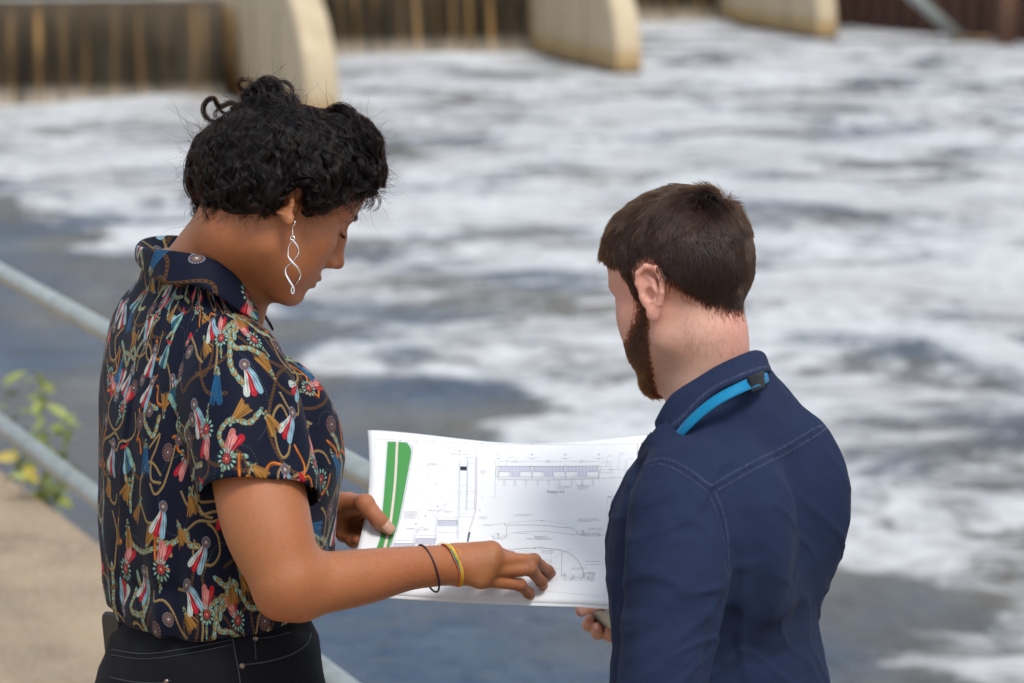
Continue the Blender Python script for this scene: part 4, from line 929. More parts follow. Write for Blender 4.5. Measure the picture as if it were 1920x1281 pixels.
phone = empty('phone', tuple(WL(-.116, .080, P(190, 1124, 3.38)[2] - .075)), 'black smartphone sticking up out of the back trouser pocket', 'phone')
phone.rotation_euler = (R(0), R(-12), R(-62)); bpy.context.view_layer.update()
def local(name, V, F, mat, parent, smooth=False):
    o = mesh_obj(name, V, F, mat, None, smooth); o.parent = parent; return o
V, F = rbox(.072, .150, .010, .012); local('case', V, F, M_BLACKPL, phone)
V, F = rbox(.064, .142, .002, .009); local('back_panel', V + (0, .0062, 0), F, material('pink_marble_print', (.45, .24, .20), .4), phone)
# ------------------------------------------------------------------ the woman's hair
def grad(f, p, e=.002):
    p = p.astype(np.float32); I = np.eye(3, dtype=np.float32) * e
    g = np.stack([f(p + I[k]) - f(p - I[k]) for k in range(3)], 1) / (2 * e); return g / (np.linalg.norm(g, axis=1)[:, None] + 1e-6)
def f_wbun(p):
    d = s_ell(p, P(495, 192, 3.20), (.031, .031, .022)); d = smin(d, s_ell(p, P(515, 200, 3.19), (.024, .028, .018)), .02)
    return d
BUN = P(500, 215, 3.20)
def f_wmass(p):
    d = s_ell(to_head(p, HW, OW), (-.010, 0, .040), (.100, .088, .073))
    for x, y, dd, r in ((436, 336, 3.20, .050), (424, 368, 3.20, .038), (484, 316, 3.19, .052), (560, 292, 3.17, .044), (640, 296, 3.19, .043), (662, 325, 3.20, .036), (640, 345, 3.16, .030), (590, 350, 3.13, .028),
                        (500, 350, 3.13, .036), (455, 372, 3.15, .030), (432, 306, 3.20, .036), (440, 330, 3.28, .050), (655, 256, 3.185, .018), (686, 352, 3.205, .014)):
        d = smin(d, s_ell(p, P(x, y, dd), (r, r * 1.15, r)), .030)
    q = to_head(p, HW, OW)
    d = smin(d, f_wbun(p), .008)
    d = smax(d, s_poly2(q[:, 0], q[:, 2], W_HAIRLINE), .010)           # leave face, ears and neck bare
    return d + (.0010 * vnoise(p * 70, 11) + .0045 * vnoise(p * 24, 12)).astype(np.float32)
W_HAIRLINE = [(.14, .098), (.088, .066), (.070, .052), (.054, .038), (.037, .012), (.022, .005), (.011, .012), (.006, .028), (-.006, .035), (-.019, .028), (-.024, .006), (-.020, -.014), (-.024, -.030), (-.048, -.050), (-.078, -.078), (-.13, -.10),
              (-.3, -.2), (-.3, .4), (.3, .4), (.3, .14)]
Vm, Fm = sculpt(f_wmass, OW - .20, OW + .22, .0028)
Vm_n = normals(Vm, Fm)
def shrink(V, N, a): return V - N * a
hair = mesh_obj('hair', shrink(Vm, Vm_n, .0035), Fm, M_UNDER_W, woman)
def unit_rows(v): return v / (np.linalg.norm(v, axis=-1, keepdims=True) + 1e-9)
def lock(guide, n, spread, curl, turns, rg, taper=1., phase=None, k=None):
    """n strands bundled round a guide line (m,3), coiling with radius curl"""
    m = len(guide); T, N, B = frames(guide); t = np.linspace(0, 1, m); ph = rg.uniform(0, math.tau) if phase is None else phase
    env = np.sin(np.clip(t * 3, 0, 1) * math.pi / 2)
    a = ph + turns * math.tau * t + rg.normal(0, .35, (n, 1)); c = curl * rg.uniform(.75, 1.25, (n, 1)) * env
    ou, ov = rg.normal(0, spread, (n, 1)), rg.normal(0, spread, (n, 1))
    sw = 1 + .6 * t
    u = ou * sw + c * np.cos(a); v = ov * sw + c * np.sin(a) * .8
    return guide[None] + u[..., None] * N[None] + v[..., None] * B[None]
rg = np.random.default_rng(21)
cenF = Vm[Fm].mean(1); nF = grad(f_wmass, cenF); w_ = rg.random(len(cenF)); 
toB = BUN - cenF; dB = np.linalg.norm(toB, axis=1)
ids = rg.choice(len(cenF), 800, replace=False); G0 = cenF[ids]; inb = (np.linalg.norm(G0 - P(500, 200, 3.20), axis=1) < .05)
G0 = G0[~inb]; pos = G0 - grad(f_wmass, G0) * .003; guides = [pos.copy()]; M_ = 22; Ls = rg.uniform(.06, .12, len(pos))
swirl = rg.normal(0, .35, len(pos))
for s in range(M_ - 1):
    g = grad(f_wmass, pos); d = BUN + rg.normal(0, .0, 3) - pos; dist = np.linalg.norm(d, axis=1); d = d / dist[:, None]
    d = d + np.cross(g, d) * (swirl * np.cos(s * .25))[:, None]; d = d - g * (d * g).sum(1)[:, None]; d /= np.linalg.norm(d, axis=1)[:, None] + 1e-6
    pos = pos + d * (Ls / M_)[:, None]; ff = f_wmass(pos.astype(np.float32)); pos = pos - g * np.clip(ff - (.0025 - .003 * (s / M_)), -.002, .002)[:, None]; guides.append(pos.copy())
guides = np.stack(guides, 1)
S_ = [lock(g, 16, .0013, rg.uniform(.0012, .0034), Ls[i] / rg.uniform(.035, .065), rg) for i, g in enumerate(guides)]
# larger glossy waves over the coat
ids = rg.choice(len(cenF), 950, replace=False); pos = cenF[ids]; pos = pos[np.linalg.norm(pos - P(500, 195, 3.20), axis=1) > .055]; guides = [pos.copy()]; Ls = rg.uniform(.07, .12, len(pos)); swirl = rg.normal(0, .6, len(pos)); ph = rg.uniform(0, 6, len(pos)); wl2 = rg.uniform(.030, .045, len(pos))
for s in range(M_ - 1):
    g = grad(f_wmass, pos); d = BUN - pos; d = unit_rows(d); d = d + np.cross(g, d) * (swirl * .4 + .95 * np.cos(ph + s / M_ * Ls / wl2 * math.tau))[:, None]
    d = d - g * (d * g).sum(1)[:, None]; d = unit_rows(d); pos = pos + d * (Ls / M_)[:, None]; ff = f_wmass(pos.astype(np.float32)); pos = pos - g * np.clip(ff - (.0062 * math.sin(s / M_ * 3.0) + .0008), -.003, .003)[:, None]; guides.append(pos.copy())
guides = np.stack(guides, 1); BIG = np.concatenate([lock(g, 24, .0013, .0010, 1.5, rg) for g in guides])
# bun: coils wound round it
for k in range(150):
    c = P(497, 192, 3.195); ax = unit(rg.normal(size=3) + np.array((0, 0, 1.2))); e1 = unit(np.cross(ax, rg.normal(size=3))); e2 = np.cross(ax, e1); r = rg.uniform(.017, .031); a0 = rg.uniform(0, 6.3); L = rg.uniform(1.2, 2.6); h = rg.uniform(-.019, .019)
    ts = np.linspace(0, 1, 20); a = a0 + ts * L; g = c + ax * (h + .006 * np.sin(ts * 5 + k))[:, None] + (np.cos(a)[:, None] * e1 + np.sin(a)[:, None] * e2) * (math.sqrt(max(r * r - h * h * .5, 1e-5)) * (1 + .1 * np.sin(ts * 6)))[:, None]
    S_.append(lock(g, 14, .0011, rg.uniform(.001, .0032), 2.2, rg)[:, :, :])
S_ = [s if s.shape[1] == 22 else np.stack([np.stack([np.interp(np.linspace(0, 1, 22), np.linspace(0, 1, s.shape[1]), s[i, :, c]) for c in range(3)], 1) for i in range(len(s))]) for s in S_]
def px_lock(pxs, n, spread, curl=.001, turns=2.):
    g = resample([P(*p) for p in pxs], 22); S_.append(lock(g, n, spread, curl, turns, rg))
# loose curls left of the bun, on top and over the brow
for k in range(3):
    j = rg.normal(0, 2, 2)
    px_lock([(452 + j[0], 200, 3.20), (432, 192 + j[1], 3.20), (412, 200, 3.195), (400, 186 + j[0], 3.19), (386, 192, 3.19), (382, 210 + j[1], 3.19), (392, 225, 3.19), (406, 229, 3.195)], 26, .0011)
px_lock([(440, 205, 3.21), (425, 214, 3.20), (412, 206, 3.20), (404, 214, 3.2), (410, 224, 3.2)], 26, .0010)
px_lock([(455, 170, 3.2), (447, 160, 3.19), (455, 150, 3.19), (470, 152, 3.19), (474, 164, 3.19)], 26, .0012)
px_lock([(480, 168, 3.2), (486, 150, 3.19), (505, 145, 3.19), (522, 150, 3.19), (528, 165, 3.19), (518, 172, 3.19)], 34, .0013)
px_lock([(510, 165, 3.2), (530, 152, 3.2), (545, 165, 3.2), (548, 182, 3.2), (538, 190, 3.2)], 34, .0015)
for k in range(6): px_lock([(600 + k * 6, 215, 3.17), (628 + k * 4, 200 + k, 3.165), (655 + k, 205 + k * 2, 3.16), (668 - k, 222 + k * 2, 3.16), (670 - k, 245, 3.165), (660, 262, 3.165)], 30, .0022, .0015)
for k in range(24):                                                     # wisps over brow, temple and nape
    x, y = rg.uniform(655, 705), rg.uniform(320, 380); px_lock([(x - 25, y - 30, 3.19), (x, y - 12, 3.185), (x + 4, y + 12, 3.185), (x - 3, y + 24, 3.19)], 12, .0016, .0028, 1.6)
for k in range(30):
    x, y = rg.uniform(565, 670), rg.uniform(370, 392); px_lock([(x, y - 30, 3.135), (x - 6, y - 8, 3.125), (x + 2, y + 6, 3.125), (x + rg.uniform(-6, 12), y + rg.uniform(12, 26), 3.128)], 5, .0010, .0022, 1.2)
for k in range(70):
    x, y = rg.uniform(378, 540), 400 + rg.uniform(-9, 9); px_lock([(x, y - 30, 3.145), (x + 2, y - 8, 3.14), (x + 6, y + 4, 3.142), (x + rg.uniform(0, 20), y + rg.uniform(10, 30), 3.146)], 4, .0012, .0018, 1.2)
for k in range(30):
    x, y = rg.uniform(362, 400), rg.uniform(360, 405); px_lock([(x + 25, y - 25, 3.19), (x + 5, y - 15, 3.19), (x - 3, y, 3.19), (x + 6, y + 12, 3.19)], 8, .0015, .0030, 1.6)
S_ = np.concatenate(S_)
# flyaway frizz
nf = 3600; ii = rg.choice(len(cenF), nf); r0 = cenF[ii]; n0 = nF[ii]; tdir = unit(np.array((0., 0, 1.))); t = np.linspace(0, 1, 22)[None, :, None]
rd = rg.normal(size=(nf, 3)); rd -= n0 * (rd * n0).sum(1)[:, None]; rd /= np.linalg.norm(rd, axis=1)[:, None]; L = rg.gamma(2.4, .0075, nf)[:, None, None]; b2 = np.cross(n0, rd)
a = rg.uniform(0, 6.3, (nf, 1, 1)) + t * rg.uniform(4, 13, (nf, 1, 1)); c = rg.uniform(.001, .0035, (nf, 1, 1)) * np.minimum(t * 3, 1)
fz = r0[:, None] + n0[:, None] * (L * t * .75) + rd[:, None] * (L * t * .8) + c * (np.cos(a) * b2[:, None] + np.sin(a) * n0[:, None])
print('woman strands', len(S_), len(fz), time.time() - T0)
strands('waves', BIG, .00032, M_HAIR_W, hair); strands('curls', S_, rg.uniform(.00016, .00030, len(S_)), M_HAIR_W, hair); strands('flyaway_strands', fz, .00016, M_HAIR_W, hair)

# brow and lashes on the side one sees
t8 = np.linspace(0, 1, 8)[None, :, None]
nb = 260; u = rng.random(nb); xz = np.stack([np.interp(u, [0, .5, 1], [.0985, .093, .078]), np.interp(u, [0, .5, 1], [-.012, -.030, -.047]), np.interp(u, [0, .5, 1], [.029, .035, .030])], 1) + rng.normal(0, .0014, (nb, 3))
dv = np.stack([-.35 - .4 * u, -.8 + 0 * u, .45 - .9 * u], 1) + rng.normal(0, .15, (nb, 3)); b0 = OW + (xz + np.array((.0015, 0, 0))) @ HW.T; strands('eyebrow', b0[:, None] + (unit_rows(dv) @ HW.T)[:, None] * .007 * t8, .00018, M_HAIR_W, woman)
nb = 60; u = rng.random(nb); xz = np.stack([np.interp(u, [0, .5, 1], [.0885, .0868, .081]), np.interp(u, [0, .5, 1], [-.022, -.034, -.045]), .0035 + 0 * u], 1)
dv = np.stack([1. - .3 * u, -.2 - .6 * u, -.75 + .5 * u], 1) + rng.normal(0, .12, (nb, 3)); b0 = OW + xz @ HW.T; strands('eyelashes', b0[:, None] + (unit_rows(dv) @ HW.T)[:, None] * .009 * t8 + (HW @ np.array((0, 0, 1.))) * .002 * t8 ** 2, .00020, M_HAIR_W, woman)

# fine down on the arms
def down(path, rad, n, t0, t1, arm_f):
    Q = resample(path, 60); k = rng.uniform(t0, t1, n) * 59; c = np.stack([np.interp(k, np.arange(60), Q[:, i]) for i in range(3)], 1); v = unit_rows(rng.normal(size=(n, 3))); s0 = c + v * .09
    for _ in range(30): s0 = s0 - v * arm_f(s0.astype(np.float32))[:, None] * .8
    ax = unit(path[-1] - path[0]); g = grad(arm_f, s0); d = unit_rows(ax + rng.normal(0, .35, (n, 3)) + g * .4); L = rng.uniform(.003, .008, n)[:, None, None]
    return s0[:, None] + d[:, None] * L * t8 - g[:, None] * L * .15 * t8 ** 2
M_DOWN = hair_mat('fine_dark_down', .75, .5, .4)
strands('arm_down', np.concatenate([down([P(548, 1096, 3.05), P(690, 1080, 3.11), P(846, 1059, 3.19)], 0, 2600, .05, .98, f_ra)]), .000032, M_DOWN, woman)
# ------------------------------------------------------------------ the man
HM, OM = head_frame(R(137), R(21), R(3), P(1281, 546, 3.05))
mc = P(1349, 1290, 3.085); MB = np.array((mc[0], mc[1], 0)); MA = R(150)
mf, ml = np.array((math.cos(MA), math.sin(MA), 0)), np.array((-math.sin(MA), math.cos(MA), 0))
def to_m(p):
    q = p - MB.astype(np.float32); return np.stack([q @ mf.astype(np.float32), q @ ml.astype(np.float32), q[:, 2]], 1)
def ML(f, l, z): return MB + mf * f + ml * l + np.array((0, 0, z))
def hm(*a): return OM + HM @ np.array(a)
_rows = [(1330, 1350, .122, .178), (1290, 1349, .121, .175), (1180, 1342, .112, .160), (1080, 1344, .118, .168), (1000, 1340, .120, .162), (930, 1343, .115, .158), (880, 1353, .106, .150), (850, 1362, .096, .142), (820, 1362, .090, .142),
         (795, 1359, .086, .136), (770, 1356, .080, .120), (745, 1353, .076, .106), (720, 1348, .070, .090), (700, 1344, .065, .078), (670, 1340, .060, .066)]
MS = spine(_rows, MB, mf, ml, 3.05, 3.085, (670, 1290))
Msh_l, Msh_r = P(1289, 925, 2.925), P(1453, 908, 3.18)
MAR_L = ([Msh_l, P(1275, 975, 2.90), P(1272, 1060, 2.88), P(1263, 1130, 2.875), P(1240, 1281, 2.87), P(1231, 1345, 2.87)], [.0555, .0575, .0590, .0570, .0500, .0480])
MAR_L[0].append(MAR_L[0][-1] + np.array((-.016, .03, -.12))); MAR_L[0].append(MAR_L[0][-2] + np.array((-.03, .06, -.25))); MAR_L[1].extend([.042, .034])
Mwr = P(1190, 1165, 3.555); Mhd = P(1135, 1158, 3.60); Mel_r = P(1440, 1215, 3.38); Mel_l = MAR_L[0][-3]
MAR_R = ([Msh_r, (Msh_r * .55 + Mel_r * .45) + np.array((.015, 0, 0)), Mel_r, (Mel_r + Mwr) / 2, Mwr * .85 + Mel_r * .15], [.0555, .052, .048, .042, .034])
def f_mneck(p):
    d = s_chain(p, [P(1345, 790, 3.06), P(1331, 725, 3.05), hm(-.018, 0, -.060), hm(-.010, 0, -.01)], [.055, .0540, .0490, .050], .02)
    return smin(d, s_cap(p, P(1350, 720, 3.03), hm(-.042, 0, -.02), .030, .026), .02)
def f_mhead(p):
    q = to_head(p, HM, OM) / .965; d = f_head(q, dict(lip=.95, jaw=1.04, nose=1.0, wid=.99))
    a = q.copy(); a[:, 1] = np.abs(a[:, 1]); d = smin(d, s_ell(a, (.050, .036, -.055), (.028, .020, .028)), .025)
    return smin(d, f_ear(q / 1.04, 1, -.10, .62) * 1.04, .004) * .965
def f_mhn(p): return smin(f_mhead(p), f_mneck(p), .02)
# right hand on the rail: thumb over the near side, fingers coming up from below
M_TH = ([P(1152, 1122, 3.60), P(1128, 1128, 3.575), P(1106, 1135, 3.555), P(1090, 1146, 3.548)], [.0165, .0125, .0112, .0085])
M_FI = [([P(1176, 1150, 3.655), P(1128, 1168, 3.655), P(1104, 1172, 3.625), P(1106, 1161, 3.60)], [.0125, .0100, .0092, .0078]),
        ([P(1180, 1165, 3.645), P(1146, 1187, 3.645), P(1121, 1187, 3.615), P(1120, 1176, 3.592)], [.0125, .0100, .0092, .0080]),
        ([P(1186, 1180, 3.63), P(1164, 1195, 3.635), P(1144, 1192, 3.605), P(1144, 1181, 3.585)], [.0120, .0095, .0088, .0074]),
        ([P(1192, 1192, 3.61), P(1178, 1200, 3.615), P(1162, 1197, 3.590), P(1162, 1186, 3.575)], [.0110, .0085, .0080, .0068])]
def f_mhand(p):
    d = s_cap(p, Mwr, Mwr + (Mel_r - Mwr) * .5, .026, .034)
    d = smin(d, s_cap(p, Mwr, M_TH[0][0], .022, .018), .012)
    for pts, rs in M_FI: d = smin(d, s_cap(p, Mwr, pts[0], .017, rs[0] + .001), .012)
    for pts, rs in M_FI: d = smin(d, finger(p, pts, rs), .0035)
    return smin(d, finger(p, *M_TH), .008)
def f_mlegs(p, g): return smin(*[smin(s_cap(p, ML(0, .095 * s, .95), ML(.015, .10 * s, .52), .085 + g, .060 + g), s_cap(p, ML(.015, .10 * s, .52), ML(-.02, .105 * s, .10), .058 + g, .042 + g), .03) for s in (-1, 1)], .01)
def f_mtrunk(p):
    d = stack(to_m(p), MS, -.020); q = to_m(p)
    d = smin(d, s_ell(q, (-.005, 0, 1.03), (.105, .155, .17)), .04); d = smin(d, f_mlegs(p, -.012), .03)
    d = smin(d, limb(p, MAR_L[0], [r - .014 for r in MAR_L[1]], 2), .02); d = smin(d, limb(p, MAR_R[0], [r - .016 for r in MAR_R[1]], 2), .02)
    d = smin(d, s_cap(p, Mel_l, Mel_l + np.array((-.03, .06, -.25)), .036, .026), .01)
    d = smin(d, s_cap(p, Mel_l + np.array((-.03, .06, -.25)), Mel_l + np.array((-.045, .08, -.36)), .026, .034), .01)
    return smin(d, s_cap(p, P(1345, 790, 3.06), P(1338, 730, 3.05), .06, .05), .02)
parts = []
parts.append(sculpt(f_mhn, np.minimum(OM - .19, P(1345, 800, 3.06) - .03), OM + .18, .0018))
Vmh, Fmh = parts[0]
b = np.array([Mwr, Mwr + (Mel_r - Mwr) * .4, P(1080, 1200, 3.6)]); parts.append(sculpt(f_mhand, b.min(0) - .05, b.max(0) + .05, .0019))
parts.append(sculpt(f_mtrunk, ML(0, 0, 0) - (.45, .45, .02), ML(0, 0, 1.66) + (.45, .55, 0), .012))
V, F = merge(parts)
man = empty('person', tuple(MB), 'bearded man seen from behind in a navy shirt, one hand on the rail', 'person')
mbody = mesh_obj('body', V, F, M_SKIN_M, man)
q = to_head(V.astype(np.float32), HM, OM).astype(float) / .965; a = q.copy(); a[:, 1] = np.abs(a[:, 1])
tint = np.clip(1 - s_ell(a, (-.016, .085, .012), (.020, .02, .034)) / .012, 0, 1) * .8
tint = np.maximum(tint, .6 * np.clip(1.1 - np.linalg.norm(V - P(1392, 640, 3.02), axis=1) / .045, 0, 1))
tint = np.maximum(tint, .5 * np.clip(1.1 - np.linalg.norm(V - P(1240, 600, 2.98), axis=1) / .03, 0, 1))
for pts, rs in M_FI + [M_TH]: tint = np.maximum(tint, .9 * np.clip(1.3 - np.linalg.norm(V - pts[-1], axis=1) / .020, 0, 1))
attr(mbody, 'tint', tint); attr(mbody, 'lips', np.zeros(len(V)))
st = .50 * np.clip(1 - s_ell(a, (.030, .045, -.085), (.045, .03, .035)) / .02, 0, 1)                          # stubble under the jaw
brow = seg_dist(a, [(.098, .012, .030), (.092, .030, .036), (.078, .046, .031)])
attr(mbody, 'shade', np.maximum(st, np.clip(1.6 - brow / .004, 0, 1)))

# short hair: a dense coat of single strands following the whorl
BEARD_POLY = [(.020, .030), (.012, -.004), (.012, -.030), (.018, -.060), (.034, -.086), (.050, -.103), (.062, -.118), (.10, -.14), (.14, -.14), (.14, -.046), (.094, -.046), (.080, -.049), (.060, -.040), (.040, -.020), (.032, .0), (.030, .030)]
HAIR_POLY = [(.16, .10), (.104, .080), (.082, .068), (.062, .052), (.040, .044), (.034, .020), (.030, -.006), (.014, -.006), (.012, .020), (.006, .034), (-.008, .040), (-.022, .036), (-.032, .016), (-.042, -.004), (-.056, -.026), (-.070, -.046), (-.082, -.058), (-.097, -.062), (-.13, -.062),
             (-.3, -.1), (-.3, .4), (.3, .4), (.3, .12)]
q = to_head(Vmh.astype(np.float32), HM, OM).astype(float) / .965
hairD, beardD = s_poly2(q[:, 0], q[:, 2], HAIR_POLY), s_poly2(q[:, 0], q[:, 2], BEARD_POLY)
Nh = normals(Vmh, Fmh); earD = s_ell(np.c_[q[:, 0], np.abs(q[:, 1]), q[:, 2]], (-.012, .090, .006), (.025, .020, .040))
lipD = s_ell(q, (.092, 0, -.064), (.02, .022, .010))
def coat(D, thick, name, mat):
    t = thick * np.clip(-D / .014, 0, 1) * np.clip(earD / .006, 0, 1); k = (D < .001) & (earD > -.002)
    W, Fk = Vmh + Nh * (t - .0006)[:, None], None
    W, Fk = cut(W, Fmh, k); return mesh_obj(name, W, Fk, mat, man)
under = coat(hairD + .006, .0022, 'hair', M_UNDER_M)
def sow(D, n, rg, xmin=None):
    fc = Fmh; m = (D[fc].max(1) < 0) & (earD[fc].min(1) > .001); fc = fc[m]; A = np.linalg.norm(np.cross(Vmh[fc[:, 2]] - Vmh[fc[:, 0]], Vmh[fc[:, 3]] - Vmh[fc[:, 1]]), axis=1)
    k = rg.choice(len(fc), n, p=A / A.sum()); w = rg.dirichlet((1, 1, 1, 1), n); f4 = fc[k]
    keep = rg.random(n) < np.clip(-(D[f4] * w).sum(1) / .010, .12, 1) ** 1.3; f4, w = f4[keep], w[keep]
    return (Vmh[f4] * w[..., None]).sum(1), unit_rows((Nh[f4] * w[..., None]).sum(1)), (q[f4] * w[..., None]).sum(1), (D[f4] * w).sum(1)
rg = np.random.default_rng(5)
r0, n0, qh, dd = sow(hairD, 44000, rg)
WH = np.array((-.088, -.012, .098)); K = 7; t = np.linspace(0, 1, K)[None, :, None]
nh = (n0 @ HM); rad = qh - WH; rad += np.cross(nh, unit_rows(rad)) * .018
topness = np.clip((nh[:, 2] - .15) / .6, 0, 1)[:, None]
flow = unit_rows(rad) * (.35 + .65 * topness) + np.array((.10, 0, -1.)) * (1 - topness) * .9
wob = np.stack([vnoise(qh * 75, 31), vnoise(qh * 75, 32), vnoise(qh * 75, 33)], 1) * .75 + rg.normal(0, .14, qh.shape)
flow = flow + wob; flow -= nh * (flow * nh).sum(1)[:, None]; flow = unit_rows(flow)
Lh = (.0105 + .016 * topness[:, 0] + .004 * vnoise(qh * 40, 9)) * np.clip(-dd / .018, .6, 1) * rg.uniform(.75, 1.15, len(qh))
frontal = (qh[:, 0] > .070) & (qh[:, 2] > .05); Lh[frontal] *= 1.05
dw = np.linalg.norm(qh - WH, axis=1); lift = .27 + .18 * topness[:, 0] + .10 * vnoise(qh * 110, 36) + .75 * np.exp(-(dw / .018) ** 2); lift = lift * rg.uniform(.7, 1.3, len(lift))
root = r0 + n0 * .0
fl = flow @ HM.T; L = Lh[:, None, None]
pts = root[:, None] + n0[:, None] * (.0018 * np.clip(-dd / .014, 0, 1)[:, None, None] * np.minimum(t * 3, 1) + L * lift[:, None, None] * (t - .45 * t * t)) + fl[:, None] * L * t * .95 + np.array((0, 0, -1.)) * L * .12 * t * t
strands('short_strands', pts, rg.uniform(.00022, .00034, len(pts)), M_HAIR_M, under)
ub = coat(np.maximum(beardD, -lipD) + .007, .0012, 'beard', material('auburn_beard_mass', (.030, .014, .008), .8, .2))
r0, n0, qh, dd = sow(np.maximum(beardD, -lipD) - .002, 26000, rg); nh = n0 @ HM
flow = np.array((.05, 0, -1.)) + np.stack([vnoise(qh * 90, 41), vnoise(qh * 90, 42), vnoise(qh * 90, 43)], 1) * .5 + rg.normal(0, .28, qh.shape); flow -= nh * (flow * nh).sum(1)[:, None] * .9; flow = unit_rows(flow)
L = ((.005 + .005 * np.clip((-.055 - qh[:, 2]) / .05, 0, 1)) * np.clip(-dd / .012, .4, 1) * rg.uniform(.7, 1.2, len(qh)))[:, None, None]
c = rg.normal(0, .0012, (len(qh), 1, 3)) * np.sin(t * 5)
pts = r0[:, None] + n0[:, None] * L * .55 * (t - .3 * t * t) + (flow @ HM.T)[:, None] * L * t + c * L / .012
strands('beard_strands', pts, rg.uniform(.00020, .00030, len(pts)), M_BEARD, ub)
rf, nf_, qf, df = sow(hairD - .013, 15000, rg); m_ = (df > -.0145) & (rg.random(len(df)) < np.clip((-df) / .013, 0, 1) ** 2.) & (qf[:, 0] < -.02); rf, nf_, qf = rf[m_], nf_[m_], qf[m_]
fl = unit_rows(np.array((.1, 0, -1.)) + rg.normal(0, .22, qf.shape)) @ HM.T; L = rg.uniform(.004, .008, len(qf))[:, None, None]
strands('nape_fade', rf[:, None] + fl[:, None] * L * t + nf_[:, None] * L * .3 * t, .00012, M_HAIR_M, under)
# fine hairs on the nape
k = 420; px = np.stack([rg.uniform(1285, 1395, k), rg.uniform(585, 665, k)], 1); r0 = ray_hit(f_mhn, px); g0 = grad(f_mhn, r0)
fl = unit_rows(np.array((-.25, .1, -1.)) + rg.normal(0, .25, (k, 3))); L = rg.uniform(.003, .009, k)[:, None, None]
strands('nape_strands', r0[:, None] + fl[:, None] * L * t + g0[:, None] * L * .25 * t, .000045, M_HAIR_M, under)

# ------------------------------------------------------------------ the man's shirt
def shirt_m():
    m = material('navy_twill', (.0140, .0225, .056), .93, .15, **{'Sheen Weight': .015, 'Sheen Roughness': .4}); t = NT(m); v = t.obj()
    sd_ = t.attr('seam'); big = t.noise(v, 5, 4, .6); fine = t.noise(v, 420, 3, .7)
    c = t.mix(t.remap(big, .35, .7), (.0125, .0200, .050), (.018, .028, .066)); c = t.mix(t.remap(fine, .5, .85, 0, .4), c, (.034, .046, .088))
    edge = t.remap(t.math('ABSOLUTE', t.math('SUBTRACT', sd_, .0045)), .0002, .0014, 1, 0)
    c = t.mix(t.math('MULTIPLY', edge, t.remap(t.noise(v, 260, 2), .4, .6, .2, .6)), c, (.075, .090, .145))
    pk = t.n('TexWave', Vector=v, Scale=75, Distortion=6, Detail=1).outputs[0]
    near = t.remap(sd_, .001, .011, 1, 0, True)
    h = t.math('ADD', t.math('MULTIPLY', fine, .25), t.math('MULTIPLY', near, t.math('MULTIPLY_ADD', pk, .9, 1.2)))
    h = t.math('SUBTRACT', h, t.math('MULTIPLY', t.remap(sd_, 0, .0011, 1, 0), 2.5))
    h = t.math('ADD', h, t.math('MULTIPLY', t.noise(v, 28, 4, .55), 1.1))
    t.bsdf(Base_Color=c, Normal=t.bump(h, .55, .0016)); return m
M_SHIRT_M = shirt_m()
def ridge(q, a, b, w, h):
    """a soft crease running from a to b (points), half width w, height h"""
    d = seg_dist(q, [a, b]); ab = np.asarray(b) - a; t = ((q - a) @ ab) / (ab @ ab); return .8 * h * np.exp(-(d / w) ** 2) * np.clip(1.1 - np.abs(t - .5) * 1.6, 0, 1)
def f_mcore(p): return stack(to_m(p), MS)
def f_marm(p): return limb(p, *MAR_L, 4), limb(p, *MAR_R, 4)
def f_mraw(p):
    a, b = f_marm(p); d = f_mcore(p)
    d = smin(d, s_cap(p, Msh_l, P(1348, 868, 3.03), .048, .054), .03); d = smin(d, s_cap(p, Msh_r, P(1385, 862, 3.08), .050, .058), .035)
    d = smin(d, s_ell(p, ML(-.075, .085, P(0, 960, 3.05)[2]), (.05, .05, .09)), .06); d = smin(d, s_ell(p, ML(-.075, -.085, P(0, 950, 3.05)[2]), (.05, .05, .09)), .06)
    d = smin(d, a, .020); return smin(d, b, .025)
CREASES = None
def man_creases():
    C_ = []
    def add(pxs, w, h):
        pts = ray_hit(f_mraw, pxs); 
        for a, b in zip(pts[:-1], pts[1:]): C_.append((a, b, w, h))
    add([(1350, 960), (1362, 1040), (1356, 1100)], .006, -.006); add([(1356, 1100), (1335, 1180), (1312, 1290)], .010, -.010)
    add([(1375, 955), (1392, 1060), (1398, 1150)], .010, .004); add([(1425, 930), (1448, 1040), (1440, 1150)], .013, .0035)
    pass
    add([(1365, 1075), (1430, 1050), (1500, 1010)], .008, .003); add([(1370, 1120), (1440, 1140), (1520, 1120)], .010, .0035)
    add([(1475, 1000), (1462, 1100)], .016, .002)
    add([(1175, 1010), (1215, 985), (1270, 968), (1320, 985)], .007, .0035); add([(1172, 1045), (1230, 1022), (1300, 1010)], .008, .003)
    add([(1165, 1090), (1200, 1072), (1260, 1070)], .008, .003); add([(1180, 900), (1200, 960), (1190, 1060)], .008, .003)
    add([(1250, 885), (1270, 940), (1300, 990)], .010, .003); add([(1300, 915), (1325, 970), (1335, 1040)], .009, .004)
    add([(1170, 1150), (1230, 1120), (1300, 1135)], .010, .003); add([(1175, 1240), (1230, 1205), (1300, 1190)], .010, .004); add([(1200, 1281), (1260, 1240), (1320, 1230)], .009, .003)
    add([(1380, 1180), (1460, 1200), (1530, 1180)], .012, .004); add([(1360, 1240), (1440, 1270), (1540, 1230)], .012, .004)
    add([(1260, 840), (1300, 820), (1350, 800)], .012, .002); add([(1340, 860), (1400, 800), (1430, 760)], .012, .002); add([(1440, 800), (1470, 780)], .01, .002)
    return C_
MCR = man_creases()
